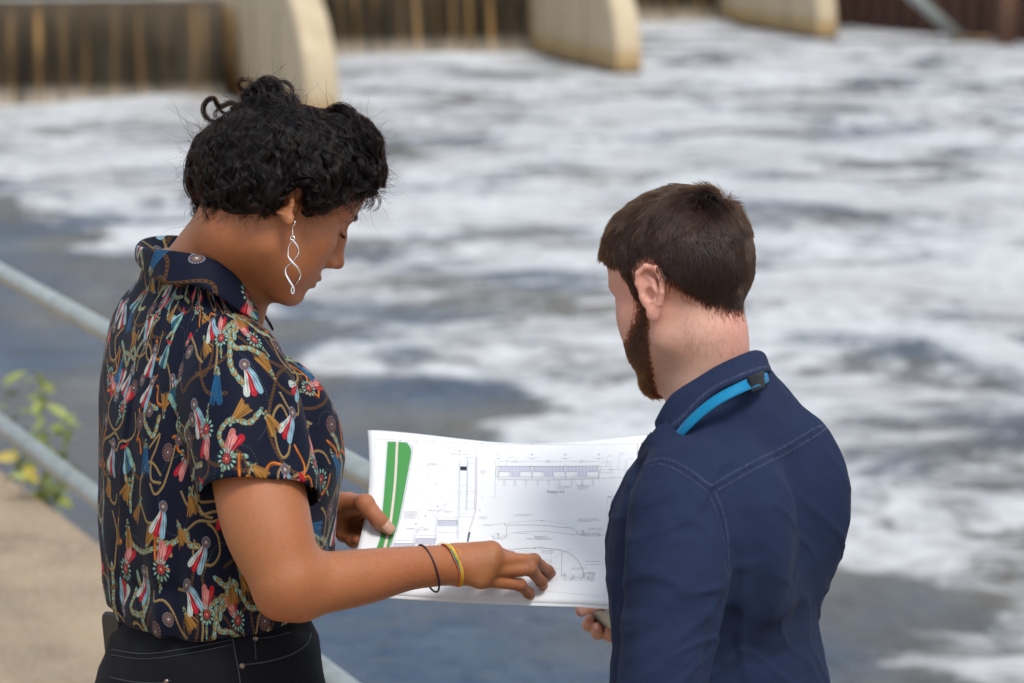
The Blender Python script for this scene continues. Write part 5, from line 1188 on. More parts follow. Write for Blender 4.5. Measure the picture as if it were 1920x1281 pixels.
def f_mshirt(p):
    d = f_mraw(p); n = np.abs(d) < .03
    if n.any():
        pp = p[n].astype(float); e = 0
        for a, b, w, h in MCR: e = e + ridge(pp, a, b, w, h)
        ql = to_m(pp.astype(np.float32)).astype(float); a_, b_ = f_marm(pp.astype(np.float32)); onarm = np.clip((f_mcore(pp.astype(np.float32)) - np.minimum(a_, b_)) / .02, 0, 1)
        wv = vnoise(ql * 9, 61); f1 = 1 - np.abs(vnoise(np.c_[ql[:, 1] * 17 + wv, ql[:, 0] * 17, ql[:, 2] * 4.5 + wv * .6], 62)) * 2.2; f2 = 1 - np.abs(vnoise(np.c_[ql[:, 1] * 6 + ql[:, 2] * 9, ql[:, 0] * 6, ql[:, 2] * 22 + wv * 1.5 - ql[:, 1] * 12], 63)) * 2.4
        f3 = 1 - np.abs(vnoise(np.c_[ql[:, :2] * 8, ql[:, 2] * 30 + wv * 2 + ql[:, 0] * 16], 64)) * 2.4
        low = np.clip((1.52 - ql[:, 2]) / .12, 0, 1)
        e = e + (1 - onarm) * low * (.0030 * np.clip(f1, 0, 1) ** 2 + .0022 * np.clip(f2, 0, 1) ** 2) + onarm * (.0036 * np.clip(f3, 0, 1) ** 2)
        e = e + .0026 * vnoise(pp * 12, 51) + .0016 * vnoise(pp * (26, 26, 18), 52) + .0007 * vnoise(pp * 55, 53)
        d = d.copy(); d[n] -= e.astype(np.float32)
    return d
Vs, Fs = sculpt(f_mshirt, ML(0, 0, .88) - (.42, .40, 0), ML(0, 0, 1.70) + (.40, .58, 0), .0036)
topz = P(1345, 688, 3.05)[2]; cuffd = (Vs - (Mwr * .95 + Mel_r * .05)) @ unit(Mel_r - Mwr)
kz = Vs[:, 2] - .985; m = np.abs(kz) < .0036; Vs[m, 2] = .985
cpa, cpn = plane_of(P(1240, 818, 3.04) + (0, 0, .002), P(1344, 736, 2.945) + (0, 0, .018), P(1434, 699, 3.01) + (0, 0, .026), ML(0, 0, 1.2))
Vs, Fs = cut(Vs, Fs, ((Vs[:, 2] > .9849) | ((limb(Vs.astype(np.float32), *MAR_L, 4) < .004) & (Vs[:, 2] > MAR_L[0][-1][2] + .004))) & (Vs[:, 2] < topz) & ((Vs - cpa) @ cpn > 0))
mshirt = mesh_obj('shirt', Vs, Fs, M_SHIRT_M, man)
sp = [[(1215, 873), (1245, 867), (1290, 888), (1330, 919)], [(1330, 919), (1400, 881), (1460, 850), (1528, 811)], [(1330, 919), (1347, 958), (1357, 1005), (1361, 1062)]]
sd_ = np.full(len(Vs), .05)
def run_on(pts, head, tail, away=.5):
    a, b = unit(pts[0] - pts[3]), unit(pts[-1] - pts[-4]); y = np.array((0, away, -.2))
    return np.array(([pts[0] + unit(a + y) * .10] if head else []) + list(pts) + ([pts[-1] + unit(b + y) * .10] if tail else []))
for pl, h_, t_2 in zip(sp, (1, 0, 0), (0, 1, 1)): sd_ = np.minimum(sd_, seg_dist(Vs, run_on(ray_hit(f_mshirt, catmull(np.array(pl, float), 10)), h_, t_2)))
attr(mshirt, 'seam', np.minimum(sd_, .05))
so = mshirt.modifiers.new('thickness', 'SOLIDIFY'); so.thickness = .002; so.offset = 1
foldp = [P(1231, 787, 2.995), P(1244, 761, 2.985), P(1263, 736, 2.978), P(1303, 711, 2.975), P(1344, 686, 2.978), P(1385, 667, 2.985), P(1414, 657, 3.015), P(1429, 662, 3.05), P(1420, 668, 3.09), P(1385, 685, 3.12), P(1330, 720, 3.13), P(1270, 770, 3.12), P(1242, 800, 3.10)]
fallp = [P(1240, 821, 2.975), P(1262, 811, 2.955), P(1287, 795, 2.945), P(1312, 764, 2.942), P(1344, 736, 2.945), P(1385, 717, 2.948), P(1413, 706, 2.968), P(1434, 699, 3.01), P(1443, 700, 3.06), P(1430, 707, 3.11), P(1385, 727, 3.15), P(1320, 772, 3.16), P(1250, 830, 3.13)]
fold, fall = resample(foldp, 80), resample(fallp, 80); cen = P(1335, 730, 3.05)
inner = fold * .35 + fall * .65 - (fall - cen) * .10 - (0, 0, .004)
rows = [inner, fold * .8 + inner * .2 - (fold - cen) * .02, fold, fold * .9 + fall * .1 + (fold - cen) * .035, fold * .5 + fall * .5 + (fold - cen) * .04, fall + (fall - cen) * .01]
Vc, Fc = loft(rows); mcol = mesh_obj('collar', Vc, Fc, M_SHIRT_M, mshirt)
r_ = np.repeat(np.array([.05, .05, .012, .012, .02, .0]), 80); attr(mcol, 'seam', r_ * .5)
ss = mcol.modifiers.new('smooth', 'SUBSURF'); ss.levels = ss.render_levels = 2
so = mcol.modifiers.new('thickness', 'SOLIDIFY'); so.thickness = .0024; so.offset = 0
# lanyard ribbon lying on the shirt under the collar, with its black clip
lp = resample([P(1262, 832, 2.955), P(1282, 806, 2.935), P(1310, 778, 2.925), P(1345, 751, 2.920), P(1385, 730, 2.925), P(1415, 717, 2.955), P(1434, 710, 2.995), P(1440, 706, 3.04), P(1432, 712, 3.10), P(1390, 735, 3.17), P(1310, 800, 3.17), P(1240, 900, 3.12)], 60)
up = unit_rows(fold[np.linspace(0, 79, 60).astype(int)] - lp); up = up * .5 + unit(np.array(P(1380, 650, 3.0)) - P(1380, 760, 3.0)) * .5; up = unit_rows(up)
lan = empty('lanyard', tuple(lp[20]), None, None); lan.parent = man; bpy.context.view_layer.update(); lan.matrix_parent_inverse = man.matrix_world.inverted(); bpy.context.view_layer.update()
M_BLUE = cloth('cyan_ribbon', (.0, .18, .36), rough=.6, var=.1, sheen=.05)
V, F = loft([lp - up * .0062, lp - up * .002, lp + up * .0025, lp + up * .0078]); rb = mesh_obj('ribbon', V, F, M_BLUE, lan)
so = rb.modifiers.new('thickness', 'SOLIDIFY'); so.thickness = .0012; so.offset = 0
a, b = P(1405, 722, 2.940), P(1431, 711, 2.980); dirv = unit(b - a); upv = unit(np.cross(dirv, np.cross(P(1410, 680, 2.95) - a, dirv)))
V, F = box((0, 0, 0), (np.linalg.norm(b - a), .0195, .0050)); V = V[:, 0:1] * dirv + V[:, 1:2] * upv + V[:, 2:3] * np.cross(dirv, upv) + (a + b) / 2
cl = mesh_obj('clip', V, F, M_BLACKPL, lan, False); bv = cl.modifiers.new('edge', 'BEVEL'); bv.width = .0012; bv.segments = 2
# trousers and shoes below the frame
fq = lambda p: np.maximum(smin(s_ell(to_m(p), (-.005, 0, .97), (.118, .168, .17)), f_mlegs(p, .012), .04), .06 - p[:, 2])
V, F = sculpt(fq, ML(0, 0, .03) - (.30, .30, 0), ML(0, 0, 1.18) + (.30, .30, 0), .009); mesh_obj('trousers', V, F, M_DENIM, man)
for s in (-1, 1):
    fs = lambda p: np.maximum(smin(s_ell(to_m(p), (.055, .105 * s, .035), (.145, .050, .042)), s_ell(to_m(p), (-.03, .105 * s, .06), (.06, .042, .06)), .03), -p[:, 2] + .002)
    c = ML(.05, .105 * s, 0); V, F = sculpt(fs, c - .22, c + .22, .009); mesh_obj('shoe', V, F, M_SHOE, man)
print('man', time.time() - T0)
# ------------------------------------------------------------------ the drawings held between them
def proj(w):
    w = w - np.array((0, 0, CAM_Z)); d = w[..., 1] * CT - w[..., 2] * ST; y = w[..., 1] * ST + w[..., 2] * CT
    return np.stack([960 + FPX * w[..., 0] / d, 640.5 - FPX * y / d], -1)
def UV(px):
    """where on the sheet the surveyed print points lie"""
    px = np.asarray(px, float); uv = np.stack([(px[:, 0] - 680) / 515, (px[:, 1] - 815) / 290], 1); e = 1e-3
    for _ in range(12):
        r = proj(PS(uv[:, 0], uv[:, 1])) - px; a = (proj(PS(uv[:, 0] + e, uv[:, 1])) - proj(PS(uv[:, 0], uv[:, 1]))) / e; b = (proj(PS(uv[:, 0], uv[:, 1] + e)) - proj(PS(uv[:, 0], uv[:, 1]))) / e
        D = a[:, 0] * b[:, 1] - a[:, 1] * b[:, 0]; uv[:, 0] -= (r[:, 0] * b[:, 1] - r[:, 1] * b[:, 0]) / D; uv[:, 1] -= (a[:, 0] * r[:, 1] - a[:, 1] * r[:, 0]) / D
    return uv
sheets = empty('drawing_sheets', tuple(PS(.5, 1.)), 'white engineering drawings with a green strip, held open by the woman', 'drawings')
M_PAPER = material('white_paper', (.80, .81, .83), .75, .25); t_ = NT(M_PAPER); t_.bsdf(Normal=t_.bump(t_.noise(t_.obj(), 35, 3), .12, .003))
def sheet(name, du, dv, lift, parent):
    u, v = np.meshgrid(np.linspace(0, 1, 56), np.linspace(0, 1, 40)); V = PS(u + du, v + dv, lift)
    n, m = v.shape; V, F = loft([V[i] for i in range(n)]); o = mesh_obj(name, V, F, M_PAPER, parent); so = o.modifiers.new('thickness', 'SOLIDIFY'); so.thickness = .0003; so.offset = 0; return o
top_sheet = sheet('top_sheet', 0, 0, 0, sheets)
for k, (du, dv) in enumerate([(.006, -.003), (.015, -.016), (.017, .006), (.011, -.010)]): sheet('lower_sheet', du, dv, -.0012 * (k + 1) - .0006, sheets)
def ink(name, col, rough=.7):
    return material(name, col, rough, .2)
I_GREY, I_DARK, I_BLUE, I_RED = ink('grey_ink', (.11, .125, .17)), ink('dark_ink', (.03, .032, .05)), ink('teal_ink', (.08, .19, .25)), ink('red_ink', (.42, .07, .07))
I_PALE, I_GREEN, I_PATH, I_LAV = ink('pale_ink', (.34, .37, .42)), ink('green_ink', (.075, .30, .085)), ink('pink_path_ink', (.74, .62, .56)), ink('lavender_ink', (.60, .60, .70))
class Sheet:
    def __init__(s): s.parts = {}
    def line(s, pts, mat, w=.00035, n=0, lift=.0006):
        pts = np.asarray(pts, float)
        if n: pts = catmull(pts, n)
        else: pts = np.concatenate([np.linspace(a, b, max(2, int(np.hypot(*(b - a)) / 12) + 1))[:-1] for a, b in zip(pts[:-1], pts[1:])] + [pts[-1:]])
        uv = UV(pts); c = PS(uv[:, 0], uv[:, 1], lift); T = np.gradient(c, axis=0); T /= np.linalg.norm(T, axis=1)[:, None]; B = np.cross(T, pn) * w * .80
        s.parts.setdefault(mat, []).append(loft([c - B, c + B]))
    def quad(s, a, b, mat, lift=.0005, n=6):
        """filled strip between two polylines with the same number of points"""
        ra, rb = catmull(np.array(a, float), n), catmull(np.array(b, float), n); ua, ub = UV(ra), UV(rb)
        s.parts.setdefault(mat, []).append(loft([PS(ua[:, 0], ua[:, 1], lift), PS(ub[:, 0], ub[:, 1], lift)]))
    def build(s, names):
        for mat, ps in s.parts.items():
            if mat in (I_GREEN, I_PATH):
                for V, F in ps: mesh_obj(names[mat], V, F, mat, top_sheet, False)
            else:
                V, F = merge(ps); tag(mesh_obj(names.get(mat, 'line_work'), V, F, mat, top_sheet, False), kind='stuff')
z4 = lambda *p: [(660 + x / 4.743, 790 + y / 4.743) for x, y in p]
z5 = lambda *p: [(880 + x / 4.003, 810 + y / 4.003) for x, y in p]
S = Sheet(); rg = np.random.default_rng(3)
def greek(z, x, y, w, n, step=10, al=I_GREY):
    for i in range(n):
        xx = x; end = x + w * (rg.uniform(.55, 1) if i == n - 1 and n > 1 else rg.uniform(.9, 1))
        while xx < end:
            l = rg.uniform(9, 24); S.line(z((xx, y + i * step + rg.normal(0, .3)), (min(xx + l, end), y + i * step)), al, .00050); xx += l + 4
# green embankment strip with its path
S.quad(z4((317, 183), (300, 440), (280, 700), (262, 900), (250, 1040), (208, 1160), (180, 1240)), z4((392, 185), (375, 520), (350, 760), (323, 950), (299, 1045), (270, 1160), (245, 1240)), I_GREEN)
S.quad(z4((413, 185), (396, 520), (372, 760), (348, 950), (324, 1045), (298, 1160), (272, 1240)), z4((488, 192), (527, 262), (505, 420), (440, 770), (395, 960), (318, 1160), (290, 1240)), I_GREEN)
S.quad(z4((392, 185), (375, 520), (350, 760), (323, 950), (299, 1045), (270, 1160), (245, 1240)), z4((413, 185), (396, 520), (372, 760), (348, 950), (324, 1045), (298, 1160), (272, 1240)), I_PATH, .0007)
S.line(z4((308, 180), (292, 440), (272, 700), (254, 900), (240, 1040), (200, 1160)), I_LAV, .0010, 6); S.line(z4((492, 188), (530, 215), (540, 262), (518, 420), (452, 770), (405, 960), (360, 1060), (330, 1160)), I_GREY, .0006, 6)
S.line(z4((485, 183), (524, 212), (533, 262), (511, 420), (446, 770), (400, 960), (352, 1055), (322, 1160)), I_LAV, .0009, 6); S.line(z4((405, 960), (383, 1040), (345, 1100), (326, 1160)), I_RED, .0003, 6)
for a, b in (((392, 185), (375, 520)), ((413, 185), (396, 520))): pass
# sheet border
S.line(z4((210, 160), (190, 540), (158, 1080)), I_PALE, .0003); S.line(z4((210, 160), (420, 172), (720, 185), (1080, 199), (1423, 212)) + z5((420, 97), (840, 99), (1050, 96), (1265, 88)), I_PALE, .0003); S.line(z5((1266, 88), (1262, 170), (1256, 300)), I_GREY, .0008)
S.line(z5((1037, 485), (1031, 860), (1024, 1238)), I_PALE, .0003); S.line(z5((-120, 1120), (380, 1183), (1024, 1238)), I_PALE, .0003); S.line(z5((1037, 487), (1200, 480)), I_PALE, .0003)
for k in range(14):
    x = 285 + k * 73.; S.line(z4((x, 160 + (x - 210) * .045), (x, 168 + (x - 210) * .045)), I_DARK if k % 2 == 0 else I_GREY, .0008 if k % 2 == 0 else .0003)
for k in range(13): x = 285 / 4.0 + k * 62.; S.line(z5((x - 35, 90), (x - 35, 97)), I_GREY, .0007 if k % 2 else .0003)
for k in range(6): S.line(z4((205 - k * 6, 240 + k * 150), (197 - k * 6, 240 + k * 150)), I_GREY, .0006)
# plan
S.line(z4((957, 390), (950, 700), (936, 1052)), I_GREY, .0004); S.line(z4((963, 390), (958, 700), (948, 1052)), I_BLUE, .0004); S.line(z4((946, 392), (940, 700), (926, 1050)), I_PALE, .0004)
S.line(z4((953, 390), (962, 352), (985, 332), (1022, 325)), I_BLUE, .0004, 5); S.line(z4((1022, 325), (1108, 329)), I_GREY, .0004)
for pp in (((1024, 325), (1020, 560), (1012, 785)), ((1033, 330), (1029, 560), (1022, 785)), ((1096, 335), (1095, 600), (1088, 785))): S.line(z4(*pp), I_BLUE, .0006)
S.line(z4((1105, 329), (1103, 600), (1096, 785)), I_GREY, .0003)
S.line(z4((1088, 290), (1112, 332), (1110, 560), (1104, 780), (1078, 880), (1040, 985)), I_RED, .0006); S.line(z4((1098, 780), (1068, 880), (1034, 985)), I_GREY, .0003)
S.quad(z4((962, 404), (962, 440)), z4((1020, 405), (1020, 441)), I_DARK); S.quad(z4((1034, 988), (1020, 1075)), z4((1056, 990), (1036, 1075)), I_GREY)
for a, b in (((955, 628), (1096, 628)), ((960, 651), (1020, 651)), ((1028, 718), (1090, 722)), ((962, 576), (1022, 577)), ((955, 783), (1096, 786)), ((958, 826), (1022, 828)), ((1022, 786), (1022, 828)), ((950, 850), (1070, 856)), ((950, 388), (1022, 389)), ((1034, 378), (1096, 378))): S.line(z4(a, b), I_BLUE if a[1] in (628, 651) else I_GREY, .0003)
S.line(z4((480, 1062), (576, 985), (768, 803), (950, 632)), I_GREY, .00035); S.line(z4((667, 392), (686, 505)), I_PALE, .0003); S.line(z4((590, 835), (614, 935)), I_PALE, .0003); S.line(z4((1070, 880), (1130, 850)), I_PALE, .0003)
for x0, y0, x1, h in ((765, 883, 940, 52), (568, 1046, 745, 52), (372, 1090, 560, 30)):
    S.quad(z4((x0, y0), (x0 - 4, y0 + h)), z4((x1, y0 + 3), (x1 - 3, y0 + h + 3)), I_LAV, .0005)
    for k in range(20): x = x0 + (x1 - x0) * k / 19; S.line(z4((x, y0), (x - 3, y0 + h)), I_GREY, .00025, lift=.0008)
    S.line(z4((x0, y0), (x1, y0 + 2)), I_GREY, .0005, lift=.0008); S.line(z4((x0, y0 - 28), (x1, y0 - 25)), I_GREY, .0003); S.line(z4((x0, y0 + h + 56), (x1 - 5, y0 + h + 60)), I_PALE, .0003)
    for o in (-16, -4): S.line(z4((x0 + o, y0 - 30), (x0 + o - 12, y0 + 190)), I_BLUE if o == -4 else I_GREY, .0004)
for pp in (((985, 930), (978, 1050)), ((785, 935), (780, 1060)), ((958, 290), (957, 390)), ((765, 800), (764, 850)), ((575, 955), (574, 1005)), ((958, 282), (950, 305)), ((880, 296), (1040, 298)), ((690, 797), (930, 810)), ((500, 958), (690, 970))): S.line(z4(*pp), I_PALE, .0003)
for x, y, w, n in ((675, 381, 105, 2), (462, 804, 122, 7), (1143, 445, 62, 3), (1135, 850, 70, 3), (680, 795, 55, 1), (795, 790, 50, 1), (488, 957, 60, 1), (600, 946, 48, 1), (636, 961, 50, 2), (828, 806, 50, 2), (875, 292, 55, 1), (985, 295, 56, 1), (975, 585, 24, 2), (1046, 592, 36, 1), (1050, 368, 26, 1)): greek(z4, x, y, w, n)
def tri(z, x, y, r=5): S.quad(z((x - r, y - r), (x, y + r)), z((x + r, y - r), (x + .5, y + r)), I_DARK, n=1)
tri(z4, 655, 850, 6); tri(z4, 1137, 790, -6)
for k in range(520):                                                    # pale riprap stipple round the plan
    x, y = rg.uniform(480, 940), rg.uniform(210, 1000)
    if x < 560 + (y - 210) * -.25 + 90 or (y > 660 and x > 1600 - y) : continue
    r = rg.uniform(4, 9); a = rg.uniform(0, 6); S.line(z4(*[(x + r * math.cos(a + j * 1.1), y + r * math.sin(a + j * 1.1)) for j in range(4)]), I_PALE, .0002)
for k in range(60): x, y = rg.uniform(1120, 1180), rg.uniform(210, 700); r = rg.uniform(3, 8); a = rg.uniform(0, 6); S.line(z4(*[(x + r * math.cos(a + j), y + r * math.sin(a + j)) for j in range(4)]), I_PALE, .0002)
# elevation
S.line(z5((160, 215), (198, 217), (193, 492), (155, 493)), I_BLUE, .0004); S.line(z5((218, 260), (600, 262), (972, 258)), I_BLUE, .0008)
S.line(z5((200, 335), (600, 341), (975, 337)), I_GREY, .0003); S.line(z5((200, 345), (600, 351), (975, 347)), I_GREY, .0003); S.line(z5((218, 360), (600, 364), (975, 352)), I_BLUE, .0006); S.line(z5((200, 265), (200, 335)), I_LAV, .0015)
for i, x in enumerate((218, 470, 721)):
    for k, (a, b, h) in enumerate(((7, 87, 38), (87, 165, 72), (165, 242, 38))): S.quad(z5((x + a, 264), (x + a, 264 + h)), z5((x + b, 264), (x + b, 264 + h)), I_LAV)
    for k in range(1, 10): S.line(z5((x + k * 26, 264), (x + k * 26, 338 if k not in (1, 2, 7, 8, 9) else 302)), I_GREY, .00025, lift=.0008)
    S.line(z5((x + 7, 302), (x + 87, 302)), I_PALE, .0003, lift=.0008); S.line(z5((x + 165, 302), (x + 242, 302)), I_PALE, .0003, lift=.0008)
    S.line(z5((x + 8, 223), (x + 243, 225)), I_GREY, .0003); greek(z5, x + 112, 217, 28, 1); greek(z5, x + 102, 232, 44, 1)
for x in (218, 470, 721, 974):
    S.line(z5((x - 10, 260), (x + 1, 356), (x + 10, 260), (x - 10, 260)), I_DARK, .0005); S.line(z5((x, 190), (x, 385)), I_PALE, .0002); greek(z5, x - 34, 196, 18, 1); greek(z5, x + 20, 196, 16, 1); S.line(z5((x - 12, 203), (x + 12, 203)), I_GREY, .0008)
for x in (258, 335, 418, 508, 590, 670, 762, 842, 922): S.line(z5((x, 362), (x, 406), (x + 5, 411), (x + 11, 406), (x + 11, 362)), I_BLUE, .0004)
for pp in (((984, 230), (1072, 227), (1070, 345)), ((1056, 228), (1055, 305)), ((984, 262), (1055, 261)), ((984, 284), (1170, 287)), ((984, 308), (1070, 306)), ((984, 352), (1165, 343)), ((1168, 345), (1172, 208), (1232, 203)), ((1182, 345), (1184, 215)), ((276, 262), (290, 193), (300, 193)), ((626, 325), (655, 412)), ((776, 322), (808, 402)), ((1028, 266), (1038, 185)), ((1117, 283), (1130, 165))): S.line(z5(*pp), I_GREY, .0003)
for x, y, w, n in ((298, 193, 42, 1), (660, 409, 100, 3), (810, 402, 98, 4), (1043, 183, 38, 1), (1135, 160, 28, 2), (345, 622, 150, 2), (820, 655, 155, 3), (105, 698, 110, 2), (226, 690, 80, 1), (890, 726, 120, 1), (890, 739, 118, 1), (370, 765, 85, 1), (195, 764, 30, 1), (690, 669, 18, 1), (828, 745, 50, 1), (613, 466, 48, 1), (512, 812, 45, 1),
                    (545, 893, 98, 3), (545, 965, 85, 2), (520, 866, 44, 1), (765, 880, 16, 1), (870, 974, 122, 1), (870, 998, 120, 1), (768, 1024, 115, 2), (876, 1055, 60, 1), (575, 990, 40, 1), (620, 1030, 62, 2), (1050, 845, 50, 1), (1052, 857, 40, 1), (1058, 880, 14, 1), (1042, 945, 70, 3), (1044, 976, 18, 1), (1042, 1092, 40, 1), (1042, 1150, 34, 1), (1040, 1165, 44, 1), (1040, 1178, 30, 1), (1040, 1205, 50, 1), (1038, 1220, 46, 1)): greek(z5, x, y, w, n)
for y, n in ((510, 3), (545, 1), (563, 3), (597, 1), (615, 4)): greek(z5, 1062, y, 76, n); greek(z5, 1044, y, 5, 1)
greek(z5, 1040, 492, 24, 1, al=I_DARK)
# sections
S.line(z5((280, 787), (281, 745), (283, 706)), I_GREY, .0005); S.line(z5((283, 706), (350, 701), (540, 703), (700, 718), (775, 727), (806, 750), (808, 775)), I_GREY, .0006, 5); S.line(z5((280, 787), (320, 763), (480, 748), (640, 755), (808, 776)), I_GREY, .0004, 5)
S.line(z5((310, 685), (540, 668), (640, 682), (740, 700), (780, 727)), I_PALE, .0003, 5); S.line(z5((300, 680), (345, 626)), I_PALE, .0003); S.line(z5((775, 725), (818, 660)), I_PALE, .0003)
S.line(z5((240, 893), (280, 889), (400, 877), (520, 873), (640, 882), (700, 893), (770, 925), (820, 975), (850, 1030), (857, 1097)), I_DARK, .0008, 6)
S.line(z5((695, 893), (692, 1080)), I_DARK, .0005); S.line(z5((690, 1080), (857, 1098)), I_DARK, .0004); S.line(z5((616, 905), (614, 1040)), I_PALE, .0003); S.line(z5((300, 940), (400, 890), (440, 900), (480, 950)), I_GREY, .0004); S.line(z5((650, 945), (700, 905), (760, 882)), I_PALE, .0003); S.line(z5((752, 1075), (765, 1030)), I_PALE, .0003)
for x, y in ((268, 700), (219, 772), (545, 672), (852, 753), (904, 1065), (493, 877)): tri(z5, x, y)
tri(z5, 613, 695, 3); tri(z5, 647, 949, 3); tri(z5, 656, 1115, 3)
for a, b, c, d, n in ((168, 278, 778, 806, 26), (812, 1012, 760, 785, 46), (690, 940, 1090, 1120, 60), (690, 850, 1055, 1085, 20), (860, 945, 1062, 1095, 24)):
    for k in range(n): x, y = rg.uniform(a, b), rg.uniform(c, d); r = rg.uniform(5, 9); o = rg.uniform(0, 6); S.line(z5(*[(x + r * math.cos(o + j * 1.25), y + r * math.sin(o + j * 1.25)) for j in range(5)]), I_PALE if k % 3 else I_GREY, .00025)
for k in range(7): a = k * .95; S.line(z5((1092 + 10 * math.cos(a), 1003 + 12 * math.sin(a)), (1092 + 10 * math.cos(a + .8), 1003 + 12 * math.sin(a + .8))), (I_BLUE, I_RED, I_BLUE, I_GREEN)[k % 4], .0011)
S.build({I_GREEN: 'green_strip', I_PATH: 'path_strip', I_LAV: 'gate_panels', I_PALE: 'faint_lines', I_RED: 'red_line', I_BLUE: 'teal_lines', I_DARK: 'dark_lines', I_GREY: 'grey_lines'})
def words(txt, z, x, y, size, mat, ang=-.01, bold=0.):
    """lettering on the sheet: text outlines laid onto its surface; x, y is the middle left of the words"""
    cu = bpy.data.curves.new('words', 'FONT'); cu.body = txt; cu.size = 1.; cu.offset = bold; o = bpy.data.objects.new('words', cu); COL.objects.link(o)
    dg = bpy.context.evaluated_depsgraph_get(); me = bpy.data.meshes.new_from_object(o.evaluated_get(dg)); bpy.data.objects.remove(o)
    bm = bmesh.new(); bm.from_mesh(me); bmesh.ops.triangulate(bm, faces=bm.faces); bm.to_mesh(me); bm.free()
    co = np.empty(len(me.vertices) * 3, np.float32); me.vertices.foreach_get('co', co); co = co.reshape(-1, 3)
    px = np.array(z(*[(x + size * (c[0] * math.cos(ang) + c[1] * math.sin(ang)), y - size * (c[1] - .35) + size * c[0] * ang * -1) for c in co])); uv = UV(px)
    W = PS(uv[:, 0], uv[:, 1], .0007); me.vertices.foreach_set('co', W.astype(np.float32).ravel()); me.update(); me.materials.clear()
    return link('lettering', me, mat, top_sheet)
words('Elevation A-A', z5, 584, 451, 23, I_DARK); words('Section C-C', z5, 488, 789, 20, I_DARK); words('Section through Fish Passes Channel', z5, 432, 804, 13, I_GREY)
words('ARUP', z5, 1043, 915, 27, I_DARK, bold=.012); words('Leeds', z5, 1040, 1046, 15, I_DARK); words('Notes', z5, 1041, 492, 10, I_DARK)
for tx, x in (('P1', 218), ('P2', 470), ('P3', 721), ('P4', 974)): words(tx, z5, x - 8, 174, 17, I_GREY)
for tx, x, y in (('P4', 950, 272), ('P3', 756, 762), ('P2', 563, 918)): words(tx, z4, x - 4, y, 20, I_GREY)
print('paper', time.time() - T0)

# ------------------------------------------------------------------ jewellery
ear_lobe = hw(-.008, -.0835, -.036)
E0 = P(553, 418, 3.10) if True else ear_lobe
def ep(*q): return [P(496 + x / 4.927, 340 + y / 4.927, 3.118 + dd) for x, y, dd in q]
earring = empty('earring', tuple(ep((258, 400, 0))[0])); earring.parent = woman; bpy.context.view_layer.update(); earring.matrix_parent_inverse = woman.matrix_world.inverted(); bpy.context.view_layer.update()
def wire(name, pts, rad, flat=1., n=6, k=8):
    V, F = tube(catmull(np.array(pts), n), rad, k, flat=flat); return mesh_obj(name, V, F, M_SILVER, earring)
wire('hook', ep((160, 398, .01), (190, 384, .004), (220, 368, -.002)), .00045)
wire('hook', ep((278, 348, -.004), (281, 372, -.007), (274, 400, -.008), (262, 418, -.008), (260, 440, -.007), (259, 470, -.007), (258, 500, -.006)), .00055)
for k in range(4): wire('hook', ep(*[(259 + 7 * math.cos(t), 468 + k * 9 + 3 * math.sin(t), -.007 + .0012 * math.sin(t)) for t in np.linspace(0, 6.28, 9)]), .0004, n=2)
wire('ring', ep(*[(259 + 19 * math.cos(t), 526 + 18 * math.sin(t), -.006) for t in np.linspace(0, 6.3, 14)]), .0008, n=2)
for s in (0, 1):                                                          # two twisted ribbons crossing once
    xs = [262, 225, 220, 222, 262, 305, 328, 322, 264]; xs2 = [262, 300, 313, 290, 245, 198, 196, 215, 262]; ys = [545, 600, 660, 700, 755, 800, 850, 895, 975]
    sg = 1 if s == 0 else -1
    pts = ep(*[(a, y, -.006 + sg * .0016 * math.cos((y - 545) / 430 * math.pi * 2.0 + .5)) for a, y in zip(xs if s == 0 else xs2, ys)])
    c = catmull(np.array(pts), 10); T, N, B = frames(c); tw = np.linspace(0, 3.3, len(c)) + s * 1.3; w = .0020
    A = N * np.cos(tw)[:, None] + B * np.sin(tw)[:, None]; Bn = np.cross(T, A); rows = []
    for u, v in ((-1, -.3), (1, -.3), (1, .3), (-1, .3), (-1, -.3)): rows.append(c + A * w * u * .62 + Bn * .0011 * v)
    V, F = loft(rows); mesh_obj('twist', V, F, M_SILVER, earring)
wire('drop', ep(*[(261 + 13 * math.cos(t), 1010 + 30 * math.sin(t), -.006) for t in np.linspace(0, 6.3, 16)]), .0009, n=2)
def band(name, c, axis, ra, rb, rad, mat, parent, tilt=(0, 0, 0), n=60, wig=0.):
    axis = unit(axis); e1 = unit(np.array((0, 0, 1.)) - axis * axis[2]); e2 = np.cross(axis, e1); a = np.linspace(0, math.tau, n)
    pts = c + np.cos(a)[:, None] * e1 * ra + np.sin(a)[:, None] * e2 * rb + axis * (np.cos(a)[:, None] * tilt[0] + np.sin(a)[:, None] * tilt[1] + wig * np.sin(5 * a)[:, None])
    V, F = tube(pts, rad, 8); return mesh_obj(name, V, F, mat, parent)
ax = unit(P(870, 1058, 3.20) - P(760, 1066, 3.15))
band('hair_tie', P(803, 1066, 3.17), ax, .0315, .0300, .00135, material('plum_elastic', (.022, .008, .018), .6), woman, (-.0115, -.004))
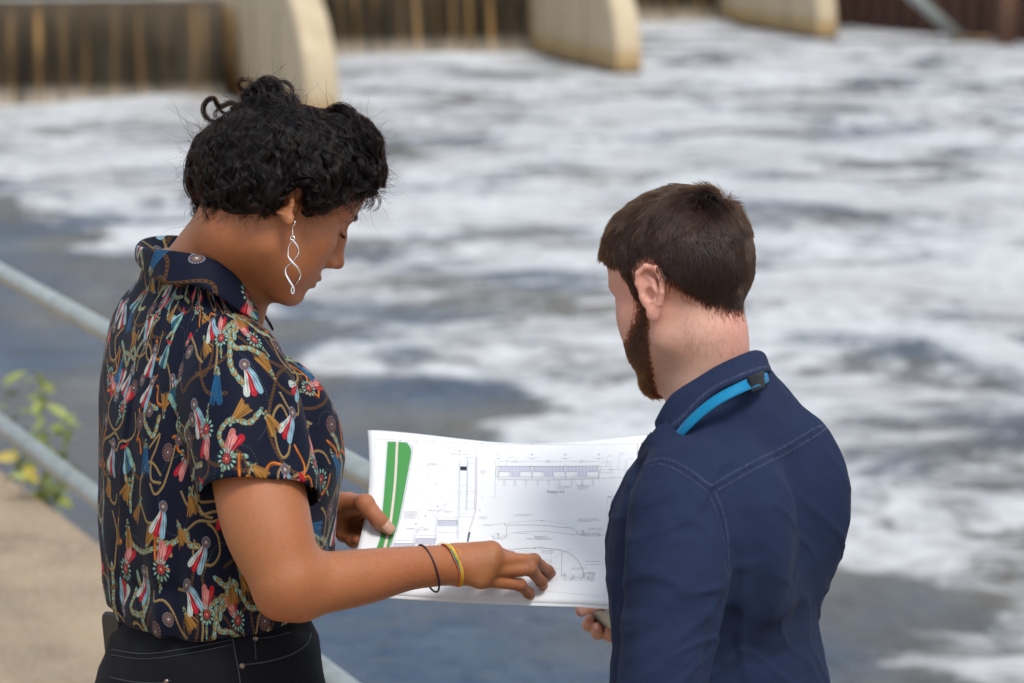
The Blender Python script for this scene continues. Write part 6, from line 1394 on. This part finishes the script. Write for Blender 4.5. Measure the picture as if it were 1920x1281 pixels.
for k, (c_, dx, w) in enumerate((((.72, .36, .02), 2, .0011), ((.80, .45, .03), 5, .0009), ((.55, .10, .05), -2, .0008), ((.03, .20, .20), 0, .0008), ((.25, .42, .08), 3.5, .0008))):
    band('friendship_band', P(845 + dx, 1060, 3.185), ax, .0283, .0268, w, material('dyed_thread', c_, .75), woman, (-.0085 - .0008 * k, -.003), wig=.0006)
lp_ = [P(851, 1035, 3.158), P(858, 1030, 3.155), P(863, 1034, 3.153), P(863, 1042, 3.153), P(857, 1047, 3.155)]
V, F = tube(catmull(lp_, 6), .0005, 6); mesh_obj('friendship_band', V, F, material('yellow_thread', (.75, .42, .05), .75), woman)
V, F = tube(catmull([P(818, 1025, 3.17), P(827, 1018, 3.168), P(838, 1022, 3.165), P(845, 1030, 3.163)], 6), .0005, 6); mesh_obj('friendship_band', V, F, bpy.data.materials['yellow_thread'], woman)
# nails
def nail(pts, r, mat, parent, face, w=.75):
    a = unit(pts[-1] - pts[-2]); f = unit(face - a * (face @ a)); s = np.cross(a, f); u = np.linspace(-1, 1, 7); rows = []
    for v in np.linspace(0, 1, 6):
        ww = w * r * (1 - .5 * max(0, v - .6) ** 2 * 4); rows.append(np.array([pts[-1] + a * (v * 1.5 - .75) * r * 1.1 + s * x * ww + f * (r * 1.0 * math.sqrt(max(0, 1 - (x * .72) ** 2)) - .0002 - .0009 * max(0, v - .5)) for x in u]))
    V, F = loft(rows); o = mesh_obj('fingernail', V, F, mat, parent); so = o.modifiers.new('thickness', 'SOLIDIFY'); so.thickness = .0006; return o
M_NAIL = material('nail', (.50, .27, .18), .32, .5); M_NAIL_M = material('pale_nail', (.62, .40, .33), .3, .5)
toc = np.array((0, 0, CAM_Z))
nail(WL_TH[0], .0100, M_NAIL, woman, unit(toc - WL_TH[0][-1]) + np.array((0, 0, .35)), .8)
nail(WL_FI[3][0], .0076, M_NAIL, woman, np.array((.75, -.5, -.1)))
for k, f in ((1, (.9, -.2, .5)), (2, (.95, -.2, .2)), (3, (.9, -.4, .1))): nail(W_FING[k][0], W_FING[k][1][-1], M_NAIL, woman, np.array(f), .7)
nail(M_TH[0], .0083, M_NAIL_M, man, np.array((-.5, -.8, -.2)))
